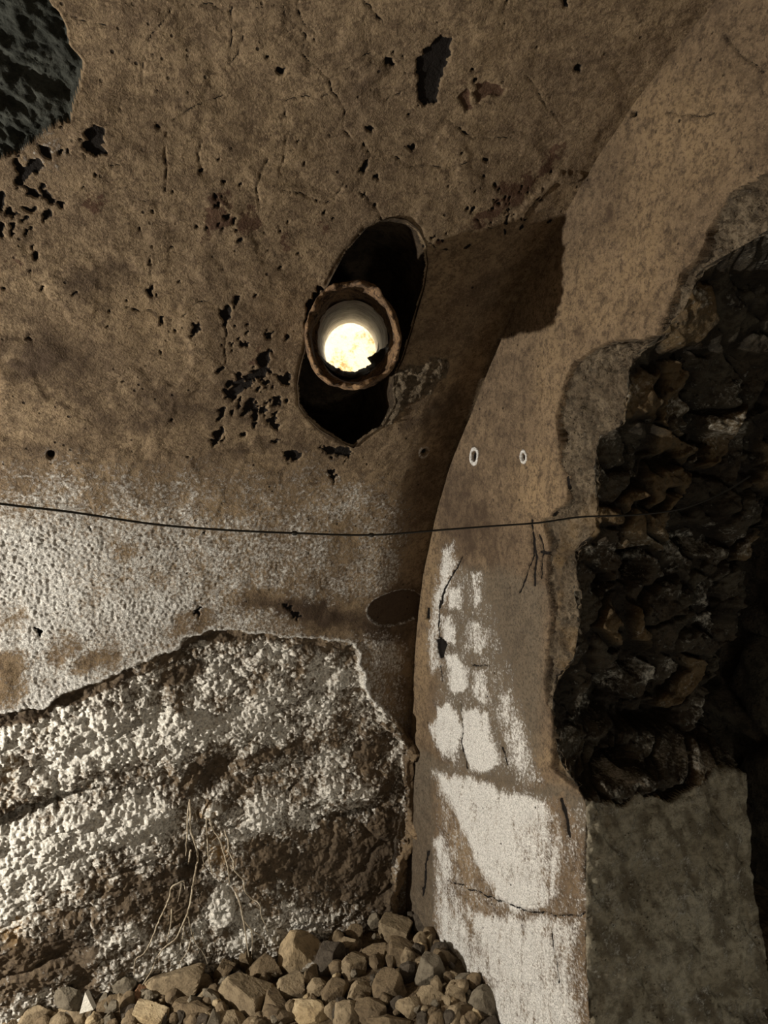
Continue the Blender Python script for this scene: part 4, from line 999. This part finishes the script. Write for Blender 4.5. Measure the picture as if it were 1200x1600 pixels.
# gravel between them
rs = random.Random(99)
proto = []
for i in range(10):
    tone = ['tan', 'brown', 'grey', 'brown', 'dark', 'tan', 'pale', 'brown', 'grey', 'brown'][i]
    o = rock_mesh('gravel_stone', 0.02, 0.018, 0.015, 600 + i, ['angular', 'rounded'][i % 2], 3, SM[tone])
    proto.append(o)
used_p = set(); used_l = set()
TONES = ['tan', 'brown', 'grey', 'brown', 'dark', 'tan', 'pale', 'brown', 'grey', 'brown']
SHORT = []
for st_ in STONES:
    t_ = st_[6].split(',')[0]
    SHORT.append(' '.join(t_.split()[:9]).rstrip())
def top_line(x): return np.interp(x, [0, 60, 150, 200, 330, 430, 540, 600, 670, 700, 770, 790], [1595, 1590, 1565, 1545, 1530, 1490, 1455, 1438, 1445, 1480, 1545, 1600])
cnt = 0
for _ in range(1600):
    x = rs.uniform(5, 785); yt = top_line(x)
    if yt > 1598: continue
    y = rs.uniform(yt + 2, 1612)
    if y > 1605: continue
    r = ray(x, y); k = 1.2
    while k < 6:
        P = r * k; s, t, z = toSTZ(P)
        if z < float(floor_z(s, t)) + 0.004: break
        k += 0.01
    if s < 0.015 or t < 0.015: continue
    i = rs.randrange(10); src = proto[i]
    q = rs.choice([0.4, 0.6, 0.8, 1.0, 1.3, 1.7])
    j = min(range(len(STONES)), key=lambda j: math.hypot(STONES[j][0] - x, STONES[j][1] - y))
    dx, dy = x - STONES[j][0], y - STONES[j][1]
    side = ('right of' if dx > 0 else 'left of') if abs(dx) > abs(dy) else ('below' if dy > 0 else 'above')
    size = 'tiny' if q < 0.7 else ('small' if q < 1.2 else 'fist-sized')
    lab = size + ' ' + TONES[i] + ' stone just ' + side + ' the ' + SHORT[j]
    if lab in used_l: continue
    used_l.add(lab)
    o = src if i not in used_p else src.copy()
    if i in used_p: COL.objects.link(o)
    used_p.add(i)
    o.location = Vector(P)
    o.scale = (q, q * rs.uniform(0.8, 1.2), q)
    o.rotation_euler = (rs.uniform(0, 6), rs.uniform(0, 6), rs.uniform(0, 6))
    tag(o, lab, 'stone', 'grit between the larger stones')
    cnt += 1
    if cnt >= 230: break
# thin white shard standing in the grit
def shard():
    P0 = [(124, 1584), (133, 1550), (138, 1561), (146, 1578)]
    c = []
    base = ray(134, 1566); k = 1.2
    while True:
        P = base * k; s, t, z = toSTZ(P)
        if z < float(floor_z(s, t)) + 0.085: break
        k += 0.01
    front_ = [ray(x, y) * k for x, y in P0]
    back_ = [p + np.array([0.004, 0.012, 0.0]) for p in front_]
    V = front_ + back_; n = 4
    Fs = [(0, 1, 2, 3), (7, 6, 5, 4)] + [(i, (i + 1) % n, n + (i + 1) % n, n + i) for i in range(n)]
    m = stone_mat('white_shard', (0.75, 0.73, 0.68), (0.62, 0.60, 0.54), (0.4, 0.37, 0.3))
    o = new_mesh('white_shard', V, Fs, m, None, False)
    return tag(o, 'thin pointed white shard standing up at the left end of the heap', 'shard')
shard()

# ------------------------------------------------------------------ roots and wire
def tube(name, pts, radii, mat, parent=None, nseg=8, sub=5, wob=0.0, seed=0):
    P = np.array(pts, float); n = len(P)
    R = np.interp(np.linspace(0, 1, (n - 1) * sub + 1), np.linspace(0, 1, len(radii)), radii)
    Q = []
    for i in range(n - 1):
        p0 = P[max(0, i - 1)]; p1 = P[i]; p2 = P[i + 1]; p3 = P[min(n - 1, i + 2)]
        for j in range(sub):
            t = j / sub
            Q.append(0.5 * ((2 * p1) + (-p0 + p2) * t + (2 * p0 - 5 * p1 + 4 * p2 - p3) * t * t + (-p0 + 3 * p1 - 3 * p2 + p3) * t ** 3))
    Q.append(P[-1]); Q = np.array(Q)
    if wob:
        rr = np.random.RandomState(seed); Q[1:-1] += rr.normal(0, wob, Q[1:-1].shape)
    T = np.gradient(Q, axis=0); T /= np.linalg.norm(T, axis=1)[:, None] + 1e-9
    up = np.array([0.31, 0.21, 0.93]); V = []
    for i in range(len(Q)):
        a = np.cross(T[i], up); na = np.linalg.norm(a)
        a = a / na if na > 1e-3 else np.array([1.0, 0, 0]); b = np.cross(T[i], a)
        for j in range(nseg):
            q = 2 * math.pi * j / nseg; V.append(Q[i] + R[i] * (math.cos(q) * a + math.sin(q) * b))
    Fs = []
    for i in range(len(Q) - 1):
        for j in range(nseg): Fs.append((i * nseg + j, i * nseg + (j + 1) % nseg, (i + 1) * nseg + (j + 1) % nseg, (i + 1) * nseg + j))
    Fs.append(tuple(range(nseg))[::-1]); Fs.append(tuple((len(Q) - 1) * nseg + j for j in range(nseg)))
    return new_mesh(name, V, Fs, mat, parent)
M_ROOT = rock_material('dry_root', (0.50, 0.45, 0.36), (0.36, 0.31, 0.23), (0.16, 0.12, 0.08), 3.0, 0.001)
def root(main, branches, label, r0, lift=0.016):
    def path(pts): return [side_surface(x, y, lift) for x, y in pts]
    r0 = r0 * 1.3
    o = tube('hanging_root', path(main), [r0, r0 * 0.95, r0 * 0.5], M_ROOT, None, 8, 5, 0.0005, len(main))
    tag(o, label, 'root', 'dry roots hanging down the bare rock')
    for i, b in enumerate(branches): tube('rootlet', path(b), [r0 * 0.62, r0 * 0.3], M_ROOT, o, 6, 5, 0.0005, i)
c6 = lambda L: [(180 + x / 4.0, 1220 + y / 4.0) for x, y in L]
root(c6([(466, 115), (470, 200), (468, 290), (490, 370), (514, 450), (512, 510), (495, 600), (475, 720), (450, 830), (410, 920), (378, 988), (310, 1040), (262, 1100), (225, 1190), (170, 1275)]),
     [c6([(455, 850), (470, 920), (500, 1010), (560, 1090), (580, 1160), (600, 1220)]), c6([(490, 945), (470, 1010), (445, 1080), (410, 1130), (398, 1180)]), c6([(420, 1002), (470, 998)]), c6([(430, 900), (425, 960), (410, 1010), (405, 1060)])],
     'longest dry root, hanging down the middle of the rock face to the flat tan stone', 0.0022)
root(c6([(430, 625), (385, 645), (350, 670), (338, 730), (310, 800), (275, 870), (245, 950), (210, 1030), (175, 1085), (125, 1120), (118, 1220)]), [c6([(412, 640), (404, 700), (388, 760)]), c6([(428, 630), (436, 680)])],
     'bent dry root that curves down left of the longest root', 0.0019)
root(c6([(352, 800), (350, 880), (332, 960), (322, 1010)]), [], 'short dry root between the bent root and the longest root', 0.0017)
root(c6([(462, 130), (452, 230), (448, 350), (440, 470)]), [c6([(470, 160), (500, 200), (512, 260)])], 'pale straight rootlet beside the top of the longest root', 0.0017)
root(c6([(472, 430), (464, 480), (456, 520)]), [], 'short white root stub under the pale straight rootlet', 0.0022)
root(c6([(570, 230), (572, 330), (578, 420), (585, 490), (602, 560), (610, 590)]), [c6([(575, 455), (548, 470), (552, 530), (536, 570), (536, 620)])], 'thin root just right of the longest root, ending in the brown hollow', 0.0014)
root(c6([(590, 240), (615, 310), (655, 370), (672, 430), (695, 510), (710, 580), (712, 650)]), [c6([(680, 470), (705, 455), (700, 420)])], 'thin root starting left of the small square stone and running down', 0.0018)
root(c6([(685, 310), (705, 380), (712, 440), (738, 500), (745, 560), (800, 620), (812, 690), (860, 740), (900, 770), (915, 850), (940, 900), (952, 940)]), [c6([(738, 540), (712, 550)])], 'long thin root below the small square stone, curving away right', 0.0018)
root(c6([(750, 695), (775, 750), (790, 820), (805, 890), (818, 980), (835, 1100)]), [c6([(800, 870), (850, 930), (910, 970), (930, 1000), (948, 1050)]), c6([(848, 935), (858, 1000), (850, 1110)])], 'forked root at the right, reaching the thin upright stones', 0.0024)

k = NT('black_wire'); M_WIRE = k.finish(k.mix(k.noise(60, 3), (0.016, 0.015, 0.013), (0.04, 0.038, 0.034)), None, 0, 1, 0.6, 0.3)
WIRE = [(-140, 765), (0, 787), (110, 800), (240, 819), (350, 828), (460, 833), (580, 836), (690, 828), (770, 822), (840, 817), (905, 808), (960, 806), (1010, 803), (1060, 796), (1100, 783), (1140, 764), (1172, 744)]
wp = []
for i, (x, y) in enumerate(WIRE):
    f = (x + 140) / 1312.0
    wp.append(hit_T(x, y, 1.02))
_d = wp[0] - wp[1]; _d /= np.linalg.norm(_d)
wp = [wp[0] + _d * 1.5 + np.array([0, 0, 0.16]), wp[0] + _d * 0.7 + np.array([0, 0, 0.05])] + wp
wire = tube('wire', wp, [0.0016, 0.0016], M_WIRE, None, 8, 8)
tag(wire, 'thin dark wire slung across the chamber in front of both walls', 'wire')
for x, y in ((460, 833), (580, 836)):
    p = hit_T(x, y, 1.02)
    dv = ray(x + 5, y) - ray(x - 5, y); dv /= np.linalg.norm(dv)
    kn = tube('knot', [p - dv * 0.005, p - dv * 0.002, p + dv * 0.002, p + dv * 0.005], [0.0015, 0.0036, 0.0036, 0.0015], M_WIRE, wire, 10, 3)
